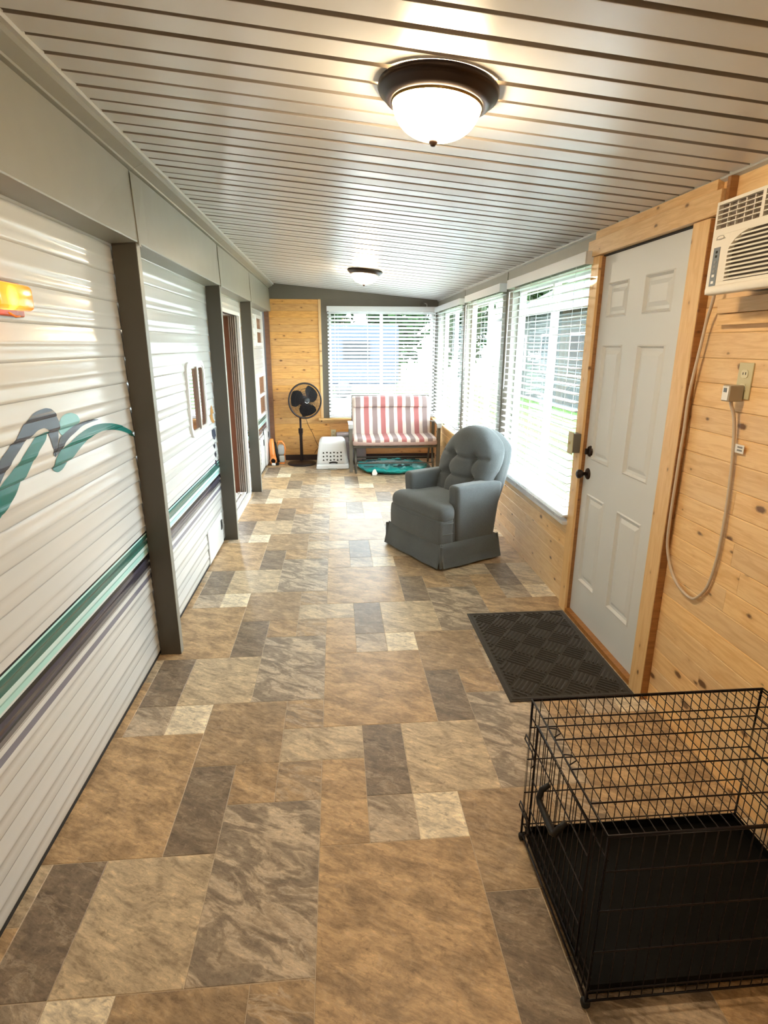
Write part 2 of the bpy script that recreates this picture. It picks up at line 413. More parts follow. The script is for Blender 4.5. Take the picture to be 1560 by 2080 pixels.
def stripe_mat():
    t = NT('striped cushion fabric'); v = t.obj()
    x = t.n('ShaderNodeSeparateXYZ', {0: v}).outputs[0]
    wob = t.math('MULTIPLY', t.math('SUBTRACT', t.noise(v, 6, 2), 0.5), 0.01)
    fr = t.math('FRACT', t.math('DIVIDE', t.math('ADD', t.math('ADD', x, wob), 10 * 0.2255 + 0.0327), 0.2255))
    cr = (0.72, 0.60, 0.54)
    c = t.ramp(fr, [(0, (0.30, 0.215, 0.205)), (0.29, cr), (0.50, (0.43, 0.15, 0.145)), (0.79, cr)], 'CONSTANT')
    n = t.noise(v, 400, 2)
    c = t.mix(t.math('MULTIPLY', n, 0.5), c, t.mix(1.0, c, (0.72, 0.72, 0.72), 'MULTIPLY'))
    pb = t.pbr(Base_Color=c, Roughness=0.9)
    t.t.links.new(t.bump(n, 0.4, 0.001), pb.inputs['Normal'])
    return t.m
M['stripes'] = stripe_mat()

# ================================================================== STRUCTURE
# ---- floor: sheet vinyl with a repeating six-unit tile layout
fl = empty('floor', kind='structure')
MB().box((XT - 0.35, YB, -0.12), (XR + 0.05, YF + 0.05, -0.0012)).build('subfloor', M['grout'], fl)
UX, UY, X0, Y0 = 0.1695, 0.2055, -0.764, 1.10
TAN, BRN, DRK, WHT, GRY, RST = (0.57, 0.45, 0.30), (0.41, 0.285, 0.165), (0.235, 0.175, 0.12), (0.80, 0.69, 0.51), (0.49, 0.39, 0.28), (0.48, 0.325, 0.178)
CELL = [(0, 5, 1, 1, WHT, .0), (1, 2, 1, 2, DRK, .3), (0, 0, 2, 2, TAN, .12), (1, 4, 2, 2, BRN, .25), (3, 5, 1, 1, BRN, .9), (3, 4, 2, 1, TAN, .3), (2, 3, 1, 1, RST, .2), (3, 3, 1, 1, BRN, .7),
        (4, 2, 1, 2, RST, .0), (2, 0, 2, 3, GRY, 1.0), (5, 3, 1, 2, DRK, .5), (5, 2, 1, 1, GRY, .8), (4, 5, 3, 3, RST, .05)]
tile_cache = {}
xa, xb, ya, yb = XT - 0.03, XR + 0.02, 0.0, YF
def tile(u0, v0, u1, v1, tone, vein, seed, key):
    x0, x1, y0, y1 = max(X0 + u0 * UX, xa), min(X0 + u1 * UX, xb), max(Y0 + v0 * UY, ya), min(Y0 + v1 * UY, yb)
    if x1 - x0 < 0.01 or y1 - y0 < 0.01: return
    ox, oy = X0 + u0 * UX, Y0 + v0 * UY
    full = (abs(x0 - ox) < 1e-6 and abs(y0 - oy) < 1e-6 and abs(x1 - X0 - u1 * UX) < 1e-6 and abs(y1 - Y0 - v1 * UY) < 1e-6)
    if full and key in tile_cache:
        o = inst(tile_cache[key], fl, (ox, oy, 0))
    else:
        g = 0.0011; m = MB()
        a, b = (x0 - ox + g, y0 - oy + g), (x1 - ox - g, y1 - oy - g); e = 0.0012
        v = [(a[0], a[1], -0.0012), (b[0], a[1], -0.0012), (b[0], b[1], -0.0012), (a[0], b[1], -0.0012), (a[0] + e, a[1] + e, 0), (b[0] - e, a[1] + e, 0), (b[0] - e, b[1] - e, 0), (a[0] + e, b[1] - e, 0)]
        m.add(v, [(4, 5, 6, 7), (0, 1, 5, 4), (1, 2, 6, 5), (2, 3, 7, 6), (3, 0, 4, 7)])
        o = m.build('tile', M['tile'], fl, (ox, oy, 0))
        if full: tile_cache[key] = o
    o['tone'] = [*tone]; o['seed'] = seed; o['vein'] = vein
for a in range(-2, 4):
    for b in range(-6, 10):
        for i, (u, v_, wd, hh, tone, vein) in enumerate(CELL):
            uu, vv = u + 6 * a, v_ + 6 * b - 3 * (a % 2) + (0 if a % 2 == 0 else 0)
            vv = v_ + 6 * b - 3 * a
            tile(uu, vv, uu + wd, vv + hh, tone, vein, i * 3.7, i)

# ---- ceiling of narrow metal pans
ce = empty('ceiling', kind='structure')
x0c, x1c = -0.83, XR + 0.01
MB().prism([(x0c - 0.3, cz(x0c - 0.3) + 0.03), (x1c + 0.50, cz(x1c + 0.50) + 0.03), (x1c + 0.50, cz(x1c + 0.5) + 0.15), (x0c - 0.3, cz(x0c - 0.3) + 0.2)], 1, YB, YF + 0.45).build('roof_deck', M['ceil_edge'], ce)  # overhang past the walls is unseen, added to shade the blinds
def pan_mesh(tilt):
    m = MB(); P = 0.1035
    prof = [(0.0, 0.013), (0.003, 0.0), (0.0, -0.0)]
    pts = [(0.0, 0.016), (0.0, 0.0005), (0.0015, 0.0), (P - 0.020, tilt), (P - 0.0185, tilt + 0.0005), (P - 0.0185, 0.016), (P + 0.0005, 0.016)]
    v = []
    for y, z in pts: v += [(x0c, y, z), (x1c, y, z)]
    v = [(x, y, z + (cz(x))) for x, y, z in v]
    f = [(2 * i, 2 * i + 1, 2 * i + 3, 2 * i + 2) for i in range(len(pts) - 1)]
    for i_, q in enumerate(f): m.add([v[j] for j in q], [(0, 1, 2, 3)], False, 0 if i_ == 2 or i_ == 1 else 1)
    return m
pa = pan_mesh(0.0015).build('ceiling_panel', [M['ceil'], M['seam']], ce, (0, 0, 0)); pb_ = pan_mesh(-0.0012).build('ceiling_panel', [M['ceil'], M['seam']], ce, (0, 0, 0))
k = 0; y = 1.443 - 0.1035 * 42; first = {0: pa, 1: pb_}; used = set()
while y < YF - 0.02:
    src = first[k % 2]
    if k % 2 in used: inst(src, ce, (0, y, 0))
    else: src.location = (0, y, 0); used.add(k % 2)
    y += 0.1035; k += 1

# ---- left header: fascia panels above the posts, with J trim
wl = empty('wall_left', kind='structure')
segs = [YB, 2.815, 4.70, 6.33, YF]
for i in range(4):
    a, b = segs[i], segs[i + 1]
    m = MB()
    n = 12
    # face sheet with slight buckle near the seam, and the returned underside
    pr = [(XT + 0.0, 2.022), (XP, 2.03), (XP + 0.002, 2.035), (XP + 0.002, 2.315), (XP - 0.02, 2.325)]
    ys = [a + 0.002 + (b - a - 0.004) * (j / n) for j in range(n + 1)]
    v = []
    for yy in ys:
        d0 = min(abs(yy - a), abs(yy - b)); bk = 0.006 * math.exp(-(d0 / 0.12) ** 2)
        for q, (x, z) in enumerate(pr): v.append((x + (bk if q in (1, 2) else (-bk * 0.6 if q == 3 else 0)), yy, z))
    L = len(pr)
    f = [(j * L + q, j * L + q + 1, (j + 1) * L + q + 1, (j + 1) * L + q) for j in range(n) for q in range(L - 1)]
    m.add(v, f, False)
    m.build('fascia_panel', M['steel'], wl)
for yy in segs[1:4]:
    MB().prism([(XP + 0.002, 2.035), (XP + 0.012, 2.015), (XP + 0.010, 2.10), (XP + 0.004, 2.31)], 1, yy - 0.004, yy + 0.022).build('seam_flap', M['steel'], wl)
for i in range(4):
    a, b = segs[i] + 0.05, segs[i + 1] + 0.05
    MB().prism([(XP - 0.012, 2.322), (XP + 0.006, 2.328), (XP + 0.008, 2.335), (-0.812, 2.352), (-0.808, 2.38), (XP - 0.02, 2.39)], 1, a, min(b, YF) - 0.002).build('crown_strip', M['steel'], wl)
MB().box((XT - 0.03, YB, 2.045), (XP - 0.012, YF, 2.40)).build('backing', M['gap'], wl)
MB().prism([(-0.815, cz(-0.8) - 0.012), (-0.795, cz(-0.8) - 0.012), (-0.793, cz(-0.8) - 0.004), (-0.793, cz(-0.8) + 0.004), (-0.815, cz(-0.8) + 0.004)], 1, YB, YF).build('edge_channel', M['ceil_edge'], wl)

# ---- wall_right
wr = empty('wall_right', kind='structure')
XS = XR + 0.004
def plankset(parent, mat, axis, rows, spans, plane, hgt=0.090, seed=1):
    """rows: list of z0; spans: function z -> list of (a,b)."""
    rg = random.Random(seed)
    for z in rows:
        for a, b, zt in spans(z):
            h = min(hgt, zt - z)
            if h < 0.01 or b - a < 0.02: continue
            L = b - a; g = 0.0008; c = 0.0028; t = 0.012
            m = MB(); hh = h - g
            # local X length, local Z height, local -Y outwards
            v = [(g / 2, 0, 0.0), (L - g / 2, 0, 0.0), (L - g / 2, 0, hh), (g / 2, 0, hh),
                 (g / 2, -t + c * .7, 0.0), (L - g / 2, -t + c * .7, 0.0), (L - g / 2, -t, c), (g / 2, -t, c), (g / 2, -t, hh - c), (L - g / 2, -t, hh - c), (L - g / 2, -t + c * .7, hh), (g / 2, -t + c * .7, hh)]
            m.add(v, [(0, 1, 5, 4), (4, 5, 6, 7), (7, 6, 9, 8), (8, 9, 10, 11), (11, 10, 2, 3), (0, 4, 7, 8, 11, 3), (1, 2, 10, 9, 6, 5)])
            if axis == 'x': m.build('plank', mat, parent, (a, plane, z))
            else: m.build('plank', mat, parent, (plane, b, z), (0, 0, -math.pi / 2))
# planks: front face at XR ; local Y=0 is back plane
rows_r = [0.0 + 0.0915 * i for i in range(24)]
rg = random.Random(5)
def near_spans(z):
    out = []; lo = -1.2; hi = 2.215
    zt = cz(XR) - 0.002
    cuts = []; yy = hi - rg.uniform(0.25, 0.9)
    while yy > lo + 0.3:
        cuts.append(yy); yy -= rg.uniform(0.6, 1.4)
    e = [hi] + cuts + [lo]
    for i in range(len(e) - 1): out.append((e[i + 1], e[i], zt))
    return out
plankset(wr, M['pine'], 'y', rows_r, near_spans, XR + 0.012, 0.0915)
def under_spans(z):
    if z > 0.55: return []
    out = []; hi = YF; lo = 3.222
    cuts = []; yy = lo + rg.uniform(0.8, 1.9)
    while yy < hi - 0.5: cuts.append(yy); yy += rg.uniform(1.0, 2.0)
    e = [lo] + cuts + [hi]
    for i in range(len(e) - 1): out.append((e[i], e[i + 1], 0.588))
    return out
plankset(wr, M['pine'], 'y', rows_r, under_spans, XR + 0.012, 0.0915)
MB().box((XR + 0.0125, YB, 0), (XR + 0.11, 2.33, 2.3)).box((XR + 0.0125, 3.14, 0), (XR + 0.11, YF, 0.585)).box((XR + 0.0125, 2.33, 2.05), (XR + 0.11, 3.14, 2.3)).box((XR + 0.06, 2.3, 0), (XR + 0.11, 3.2, 2.3)).build('wall_core', M['gap'], wr)
# steel frame: header, mullions
WIN = [(3.26, 4.745), (5.0, 6.38), (6.6, 7.946)]     # glass openings along Y
fz0, fz1 = 0.60, 2.03
fb = MB()
fb.box((XR, 3.225, fz1), (XR + 0.11, YF, 2.30))
ed = [3.225] + [q for w_ in WIN for q in w_] + [YF]
frame_o = fb.build('steel_header', M['steel'], wr)
for i in range(0, 8, 2):
    MB().box((XR, ed[i], 0.60), (XR + 0.11, ed[i + 1], fz1 - 0.001)).build('steel_post', M['steel'], wr)
for yy in (4.96, 6.55):
    MB().box((XR - 0.006, yy - 0.055, 0.612), (XR - 0.0005, yy + 0.05, cz(XR) - 0.003)).build('seam_cover', M['steel'], wr)
MB().box((XR - 0.012, 3.24, 0.588), (XR + 0.06, 4.76, 0.608), ch=0.004).box((XR - 0.072, 4.762, 0.588), (XR + 0.06, YF - 0.076, 0.608), ch=0.004).build('sill_board', M['pine_trim_y'], wr)
# ceiling trim line along right wall
MB().prism([(XR - 0.018, cz(XR) - 0.006), (XR - 0.018, cz(XR) + 0.01), (XR, cz(XR) + 0.01), (XR, cz(XR) - 0.012)], 1, YB, YF).build('edge_channel', M['ceil_edge'], wr)

# ---- wall_far
wf = empty('wall_far', kind='structure')
rows_f = [0.075 + 0.0893 * i for i in range(24)]
rgf = random.Random(9)
def far_spans(z):
    out = []
    if z + 0.09 <= 0.58:
        c = rgf.uniform(-0.1, 0.9); out += [(-0.90, c, 0.60), (c, XR, 0.60)]
    elif z < 0.6:
        out += [(-0.90, -0.215, 2.19), (-0.215, XR, 0.548)]
    else: out += [(-0.90, -0.215, 2.19)]
    return out
plankset(wf, M['pine_far'], 'x', rows_f, far_spans, YF + 0.012, 0.0893)
MB().box((-0.2145, YF - 0.012, 0.60), (-0.178, YF + 0.02, 2.19), ch=0.003).build('casing_strip', M['pine_trim_z'], wf)
MB().box((-1.2, YF + 0.0125, 0), (XR + 0.1, YF + 0.12, 0.585)).box((-1.2, YF + 0.0125, 0.585), (-0.20, YF + 0.12, 2.19)).build('wall_core', M['gap'], wf)
FW = (-0.075, 1.375)
MB().box((-1.2, YF, 2.191), (XR + 0.1, YF + 0.12, 2.5)).build('steel_header', M['steel_dark'], wf)
MB().box((-0.178, YF, 0.585), (FW[0], YF + 0.12, 2.19)).build('steel_post', M['steel_dark'], wf)
MB().box((FW[1], YF, 0.585), (XR + 0.1, YF + 0.12, 2.19)).build('steel_post', M['steel_dark'], wf)
MB().box((FW[0], YF, 2.04), (FW[1], YF + 0.12, 2.19)).build('steel_lintel', M['steel_dark'], wf)
MB().box((FW[0], YF + 0.02, 0.585), (FW[1], YF + 0.12, 0.625)).build('steel_sill', M['steel_dark'], wf)
MB().box((-0.25, YF - 0.075, 0.572), (XR, YF + 0.02, 0.600), ch=0.008).box((-0.20, YF - 0.02, 0.545), (XR, YF + 0.0, 0.572)).build('sill_board', M['pine_trim'], wf)
bb = MB().box((-0.90, YF - 0.012, 0.0), (XR - 0.02, YF, 0.075)).build('baseboard_far', M['rubber']); tag(bb, kind='structure')
MB().box((-0.935, YF - 0.06, 0.0), (-0.875, YF - 0.0, 2.03)).build('corner_board', M['brown_board'], wf)
# back wall behind the viewer
wb = empty('wall_back', kind='structure')
MB().box((-1.3, YB - 0.1, 0), (XR + 0.1, YB, 2.5)).build('wall_panel', M['back_wall'], wb)

# ---- windows
def window(name, horiz, a, b, z0, z1):
    w_ = empty(name, kind='structure')
    t = 0.03; mid = (a + b) / 2
    def bx(m, p0, p1, zz0, zz1, d0, d1):
        if horiz: m.box((p0, YF + d0, zz0), (p1, YF + d1, zz1))
        else: m.box((XR + d0, p0, zz0), (XR + d1, p1, zz1))
        return m
    m = MB()
    bx(m, a, a + t, z0, z1, .055, .105); bx(m, b - t, b, z0, z1, .055, .105)
    bx(m, a + t, b - t, z0, z0 + t, .055, .105); bx(m, a + t, b - t, z1 - t, z1, .055, .105)
    m.build('window_frame', M['white_trim'], w_)
    bx(MB(), mid - 0.02, mid + 0.02, z0 + t, z1 - t, .055, .10).build('window_divider', M['white_trim'], w_)
    for p, q in ((a + t, mid - 0.02), (mid + 0.02, b - t)):
        bx(MB(), p, q, z0 + t, z1 - t, .078, .082).build('pane', M['glass'], w_)
for i, (a, b) in enumerate(WIN): window('window_%d' % (i + 1), False, a, b, 0.60, fz1)
window('window_4', True, FW[0], FW[1], 0.625, 2.04)

# ---- blinds
def blind(name_label, horiz, a, b, z0, z1, tilt, off, wand, drop=0.0):
    if horiz: r = empty('window_blind', ((a + b) / 2, YF - off, z0), 0, name_label, 'blind', 'white slatted window blinds')
    else: r = empty('window_blind', (XR - off, (a + b) / 2, z0), -math.pi / 2, name_label, 'blind', 'white slatted window blinds')
    # local X along the window (for right wall local +X = -Y world), local -Y towards the room
    L = b - a; h = z1 - z0
    MB().box((-L / 2, -0.040, h - 0.065), (L / 2, -0.032, h), ch=0.003).box((-L / 2, -0.032, h - 0.065), (-L / 2 + 0.008, 0.022, h)).box((L / 2 - 0.008, -0.032, h - 0.065), (L / 2, 0.022, h)).build('valance', M['slat'], r)
    MB().box((-L / 2 + 0.01, -0.028, h - 0.045), (L / 2 - 0.01, 0.028, h - 0.002)).build('head_rail', M['white_trim'], r)
    w2 = 0.025; n = 0; z = h - 0.085
    c, s_ = math.cos(tilt), math.sin(tilt)
    m = MB(); th = 0.002
    arc = [(-w2, 0), (-w2 / 2, 0.0015), (0, 0.002), (w2 / 2, 0.0015), (w2, 0)]
    top = [(y_ * c - zz * s_, y_ * s_ + zz * c) for y_, zz in arc]; top2 = [(y_ * c - (zz - 2 * th) * s_, y_ * s_ + (zz - 2 * th) * c) for y_, zz in arc]
    m.prism(top + top2[::-1], 0, -L / 2 + 0.006, L / 2 - 0.006)
    src = None
    zb = 0.03 + drop
    while z > zb + 0.02:
        if src is None: src = m.build('slat', M['slat'], r, (0, 0, z))
        else: inst(src, r, (0, 0, z))
        z -= 0.0478; n += 1
    # stacked spare slats and the bottom rail
    for q in range(3 if drop else 2): inst(src, r, (0, -0.006 * q * (1 if drop else 0), zb + 0.012 - 0.0045 * q), (-tilt * 0.6, 0, 0))
    MB().box((-L / 2 + 0.006, -0.026, 0.0), (L / 2 - 0.006, 0.026, 0.020), ch=0.003).build('bottom_rail', M['slat'], r)
    for fx in (0.10, 0.37, 0.63, 0.90):
        x = -L / 2 + L * fx
        MB().tube([(x, -0.027, 0.02), (x, -0.027, h - 0.06)], 0.0011, 4).tube([(x, 0.027, 0.02), (x, 0.027, h - 0.06)], 0.0011, 4).build('ladder_cord', M['ladder'], r)
    if wand:
        x = wand * L / 2
        MB().tube([(x, -0.036, h - 0.09), (x, -0.038, h - 0.12), (x, -0.040, 0.72)], 0.0045, 6).build('tilt_wand', M['white_trim'], r)
    return r
# right wall blinds (near to far): span in Y
blind('white slatted blind beside the door casing, nearest on the right wall', False, 3.205, 4.66, 0.545, 2.085, 0.06, 0.040, -0.90, 0.02)
blind('white slatted blind in the middle of the right wall behind the recliner', False, 4.86, 6.16, 0.635, 2.085, 0.06, 0.042, -0.90)
blind('white slatted blind at the far corner of the right wall', False, 6.43, 8.02, 0.640, 2.085, 0.06, 0.042, -0.93)
blind('wide white slatted blind on the far end wall behind the striped bench', True, -0.10, 1.395, 0.61, 2.10, math.radians(28), 0.045, -0.86)

# ---- door
dr = empty('door_1', (0, 0, 0), kind='structure')
DY0, DY1, DZ0, DZ1 = 2.325, 3.135, 0.028, 2.048
MB().box((XR + 0.014, DY0, DZ0), (XR + 0.045, DY1, DZ1)).build('door_core', M['door'], dr)
rows = [(0.245, 0.785), (0.98, 1.605), (1.74, 1.912)]; cols = [(2.455, 2.695), (2.845, 3.06)]
m = MB()
ye = [DY0] + [q for c_ in cols for q in c_] + [DY1]; ze = [DZ0] + [q for c_ in rows for q in c_] + [DZ1]
for i in range(len(ye) - 1):
    for j in range(len(ze) - 1):
        if i % 2 == 1 and j % 2 == 1: continue
        m.box((XR + 0.0, ye[i], ze[j]), (XR + 0.014, ye[i + 1], ze[j + 1]))
m.build('door_face', M['door'], dr)
for (a, b) in cols:
    for (c_, d_) in rows:
        m = MB()
        # moulding ring sloping in, then raised field
        R_ = [(0.0, 0.0), (0.007, 0.0045 * -1), (0.016, 0.011), (0.030, 0.011), (0.050, 0.002)]
        vs = []
        for inset, dx in R_:
            x = XR + dx
            vs += [(x, a + inset, c_ + inset), (x, b - inset, c_ + inset), (x, b - inset, d_ - inset), (x, a + inset, d_ - inset)]
        fs = [(4 * r_ + q, 4 * r_ + (q + 1) % 4, 4 * (r_ + 1) + (q + 1) % 4, 4 * (r_ + 1) + q) for r_ in range(len(R_) - 1) for q in range(4)]
        e = 4 * (len(R_) - 1); fs.append((e, e + 1, e + 2, e + 3))
        m.add(vs, fs); m.build('door_panel', M['door'], dr)
# knob and deadbolt
kn = MB(); ky, kz = 3.075, 0.895
kn.lathe([(0.0, XR - 0.012), (0.018, XR - 0.012), (0.031, XR - 0.006), (0.033, XR + 0.0)], 24, (0, ky, kz), 'x')
kn.lathe([(0.011, XR - 0.010), (0.010, XR - 0.028), (0.020, XR - 0.036), (0.026, XR - 0.050), (0.024, XR - 0.062), (0.012, XR - 0.068), (0.0, XR - 0.068)], 24, (0, ky, kz), 'x')
kn.build('door_knob', M['bronze'], dr, label='dark bronze round door knob')
kn = MB(); kz = 1.025
kn.lathe([(0.0, XR - 0.014), (0.020, XR - 0.014), (0.029, XR - 0.008), (0.032, XR + 0.0)], 24, (0, ky, kz), 'x')
kn.box((XR - 0.032, ky - 0.005, kz - 0.017), (XR - 0.012, ky + 0.005, kz + 0.017), ch=0.002)
kn.build('deadbolt', M['bronze'], dr, label='dark bronze deadbolt with thumb turn')
MB().box((XR - 0.03, DY0, 0.0), (XR + 0.05, DY1, 0.026)).build('threshold', M['pine_dark'], dr)
# casing
tr = empty('trim_1', kind='structure')
MB().box((1.395, 3.132, 0), (XR - 0.001, 3.222, 2.054), ch=0.002).build('casing_board', M['pine_trim_z'], tr)
MB().box((XR - 0.02, 3.1315, 0.026), (XR + 0.05, 3.1385, 2.05)).build('jamb', M['pine_dark'], tr)
MB().box((1.395, 2.213, 0), (XR + 0.012, 2.318, 2.054), ch=0.002).build('casing_board', M['pine_trim_z'], tr)
MB().box((1.397, 2.2085, 0), (XR - 0.001, 2.2128, 2.05)).build('casing_edge', M['pine_dark'], tr)
MB().box((XR - 0.02, 2.3185, 0.026), (XR + 0.05, 2.3245, 2.05)).build('jamb', M['pine_dark'], tr)
MB().box((1.385, 2.155, 2.056), (XR + 0.01, 3.262, 2.138), ch=0.002).build('head_casing', M['pine_trim_y'], tr)
MB().box((1.405, 2.215, 2.140), (XR + 0.012, 3.225, cz(1.41) - 0.004), ch=0.001).build('top_board', M['pine_trim_y'], tr)
MB().box((XR - 0.012, 2.325, 2.049), (XR + 0.05, 3.132, 2.0555)).build('head_jamb', M['gap'], tr)
MB().box((1.400, 2.135, 2.06), (XR - 0.001, 2.153, 2.175)).build('end_block', M['pine_dark'], tr)

# ================================================================== TRAILER
T = empty('travel_trailer', (XT, 0, 0), 0, 'white ribbed travel trailer side with teal and charcoal stripes, along the left', 'trailer')
P = 0.1175
PR = [(0.0, 0.0), (0.03, 0.007), (0.10, 0.0095), (0.28, 0.007), (0.42, 0.0045), (0.455, 0.0075), (0.53, 0.0085), (0.60, 0.0055), (0.85, 0.0035), (0.965, 0.001), (1.0, 0.0)]
def prof(z):
    t = ((z - 1.898) / P) % 1.0
    for i in range(len(PR) - 1):
        if PR[i][0] <= t <= PR[i + 1][0]:
            u = (t - PR[i][0]) / (PR[i + 1][0] - PR[i][0]); return PR[i][1] + u * (PR[i + 1][1] - PR[i][1])
    return 0
OP = (4.90, 6.15, 0.035, 1.875)     # sliding door opening
ks = sorted(set(range(-1, 17)))
for kq in ks:
    zb = 1.898 - P * kq
    zt = zb + P
    spans = [(YB, 8.125)]
    if zb < OP[3] - 0.02 : spans = [(YB, OP[0]), (OP[1], 8.125)]
    for a, b in spans:
        m = MB(); v = []
        pts = [(t * P, x) for t, x in PR if zb + t * P <= 2.03]
        rg2 = random.Random(kq * 7 + int(a * 3))
        ys = [a + (b - a) * j / 8 for j in range(9)]
        for yy in ys:
            wv = rg2.uniform(-0.0004, 0.0004)
            for dz, x in pts: v.append((x + wv, yy, zb + dz))
        L = len(pts)
        f = [(j * L + q, j * L + q + 1, (j + 1) * L + q + 1, (j + 1) * L + q) for j in range(8) for q in range(L - 1)]
        m.add(v, f, True); m.build('siding_panel', M['siding'], T)
MB().box((-0.03, YB, 0.01), (-0.002, OP[0] - 0.01, 2.3)).box((-0.03, OP[1] + 0.002, 0.01), (-0.002, 8.12, 2.3)).box((-0.03, OP[0] - 0.01, OP[3]), (-0.002, OP[1] + 0.01, 2.3)).build('side_core', M['gap'], T)
MB().box((-0.012, YB, 0.0), (0.004, OP[0], 0.016)).box((-0.012, OP[1], 0.0), (0.004, 8.12, 0.016)).build('bottom_seal', M['seal'], T)
# sliding door recess: curtain plane, jamb tracks, sills
MB().box((-0.32, OP[0] - 0.02, 0), (-0.28, OP[1] + 0.2, 2.0)).build('interior_panel', M['interior'], T)
MB().box((-0.28, OP[0] - 0.03, OP[3]), (0.0, OP[1] + 0.05, OP[3] + 0.03)).box((-0.28, OP[0] - 0.04, 0), (0, OP[0] - 0.01, OP[3])).build('door_head', M['alu'], T)
MB().box((-0.165, OP[1] - 0.008, 0.04), (-0.092, OP[1] + 0.14, OP[3])).build('curtain', M['curtain'], T)
for i in range(4):
    x = -0.092 + i * 0.022
    MB().box((x, OP[1] - 0.006 - 0.012 * i, 0.05), (x + 0.0145, OP[1] + 0.12, OP[3]), ch=0.002).build('door_track', M['alu'], T)
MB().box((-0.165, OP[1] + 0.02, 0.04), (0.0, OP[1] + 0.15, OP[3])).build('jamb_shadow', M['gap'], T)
m = MB().box((-0.004, OP[1] - 0.03, 0.02), (0.026, OP[1] + 0.03, OP[3] + 0.03), ch=0.003)
m.build('door_flange', M['trailer_white'], T)
MB().box((0.0, OP[0] - 0.03, OP[3]), (0.022, OP[1] + 0.03, OP[3] + 0.035), ch=0.003).build('door_flange', M['trailer_white'], T)
MB().box((0.0, OP[0] - 0.03, 0.02), (0.022, OP[0] + 0.01, OP[3]), ch=0.003).build('door_flange', M['trailer_white'], T)
for i, (x0_, x1_, zt) in enumerate([(-0.16, -0.13, 0.055), (-0.11, -0.075, 0.06), (-0.055, -0.02, 0.06), (-0.008, 0.03, 0.05)]):
    MB().box((x0_, OP[0], 0.0), (x1_, OP[1] - 0.035, zt), ch=0.003).build('sill_rail', M['trailer_white'], T)
MB().box((-0.28, OP[0], 0.0), (-0.01, OP[1] - 0.032, 0.03)).build('sill_pan', M['alu'], T)

def rrect(y0, z0, y1, z1, r, n=6):
    out = []
    for cx, cy, a0 in ((y1 - r, z1 - r, 0), (y0 + r, z1 - r, 90), (y0 + r, z0 + r, 180), (y1 - r, z0 + r, 270)):
        for i in range(n + 1):
            a = math.radians(a0 + 90 * i / n); out.append((cx + r * math.cos(a), cy + r * math.sin(a)))
    return out
def ring(mb, outer, inner, x0, x1):
    n = len(outer)
    v = [(x0, *p) for p in outer] + [(x1, *p) for p in outer] + [(x1, *p) for p in inner] + [(x0, *p) for p in inner]
    f = []
    for i in range(n):
        j = (i + 1) % n
        f += [(i, j, n + j, n + i), (n + i, n + j, 2 * n + j, 2 * n + i), (2 * n + i, 2 * n + j, 3 * n + j, 3 * n + i)]
    return mb.add(v, f)
# rounded sliding window between first and second post
wy0, wy1, wz0, wz1 = 3.86, 4.37, 0.995, 1.49
m = MB(); ring(m, rrect(wy0, wz0, wy1, wz1, 0.075), rrect(wy0 + 0.03, wz0 + 0.03, wy1 - 0.03, wz1 - 0.03, 0.05), 0.0, 0.022)
tw = m.build('trailer_window', M['trailer_white'], T)
m = MB(); ring(m, rrect(wy0 + 0.03, wz0 + 0.03, wy1 - 0.03, wz1 - 0.03, 0.05), rrect(wy0 + 0.045, wz0 + 0.045, wy1 - 0.045, wz1 - 0.045, 0.04), 0.0, 0.018)
m.build('window_gasket', M['alu'], tw)
MB().prism(rrect(wy0 + 0.03, wz0 + 0.03, wy1 - 0.03, wz1 - 0.03, 0.05), 0, 0.010, 0.0125).build('pane', simple('brown reflecting pane', (0.13, 0.055, 0.035), 0.03, spec=1.0, coat=1.0), tw)
MB().box((0.012, 4.10, wz0 + 0.035), (0.03, 4.125, wz1 - 0.035)).box((0.012, 4.13, wz0 + 0.035), (0.026, 4.15, wz1 - 0.035)).build('window_mullion', M['alu'], tw)
# two square windows near the far corner
for (a, b, c_, d_) in ((7.42, 7.98, 1.585, 1.955), (7.36, 8.04, 0.70, 1.245)):
    m = MB(); zm = (c_ + d_) / 2; t = 0.04
    m.box((0.0, a, c_), (0.024, a + t, d_)).box((0, b - t, c_), (0.024, b, d_)).box((0, a + t, c_), (0.024, b - t, c_ + t)).box((0, a + t, d_ - t), (0.024, b - t, d_)).box((0, a + t, zm - t / 2), (0.024, b - t, zm + t / 2))
    tw = m.build('trailer_window', M['trailer_white'], T)
    for z_0, z_1 in ((c_ + t, zm - t / 2), (zm + t / 2, d_ - t)):
        MB().box((0.0105, a + t, z_0), (0.0125, b - t, z_1)).build('pane', simple('brown reflecting pane', (0.30, 0.16, 0.09), 0.06, spec=1.0), tw)  # reflected wood is put into the brown pane colour
# lower hatches
def hatch(a, b, c_, d_, latch, out=0.014):
    h = MB().box((0.0, a, c_), (out, b, d_), ch=0.003).build('hatch_door', M['trailer_white'], T)
    MB().box((0.0, a - 0.008, c_ - 0.004), (0.0095, b + 0.008, d_ + 0.008)).build('hatch_seal', M['grey_plastic'], h)
    MB().box((out, latch - 0.02, d_ - 0.13), (out + 0.006, latch + 0.02, d_ - 0.05), ch=0.002).box((out + 0.005, latch - 0.008, d_ - 0.11), (out + 0.009, latch + 0.008, d_ - 0.07)).build('latch', M['seal'], h)
hatch(4.08, 4.60, 0.016, 0.27, 4.55)
hatch(7.30, 7.62, 0.03, 0.45, 7.55); hatch(7.66, 8.02, 0.03, 0.50, 7.95, 0.03)
MB().box((0.0, 7.625, 0.02), (0.012, 7.655, 0.52)).build('hatch_gap', M['seal'], T)
MB().box((0.0, 8.06, 0.0), (0.02, 8.125, 2.02)).build('corner_trim', M['trailer_white'], T)

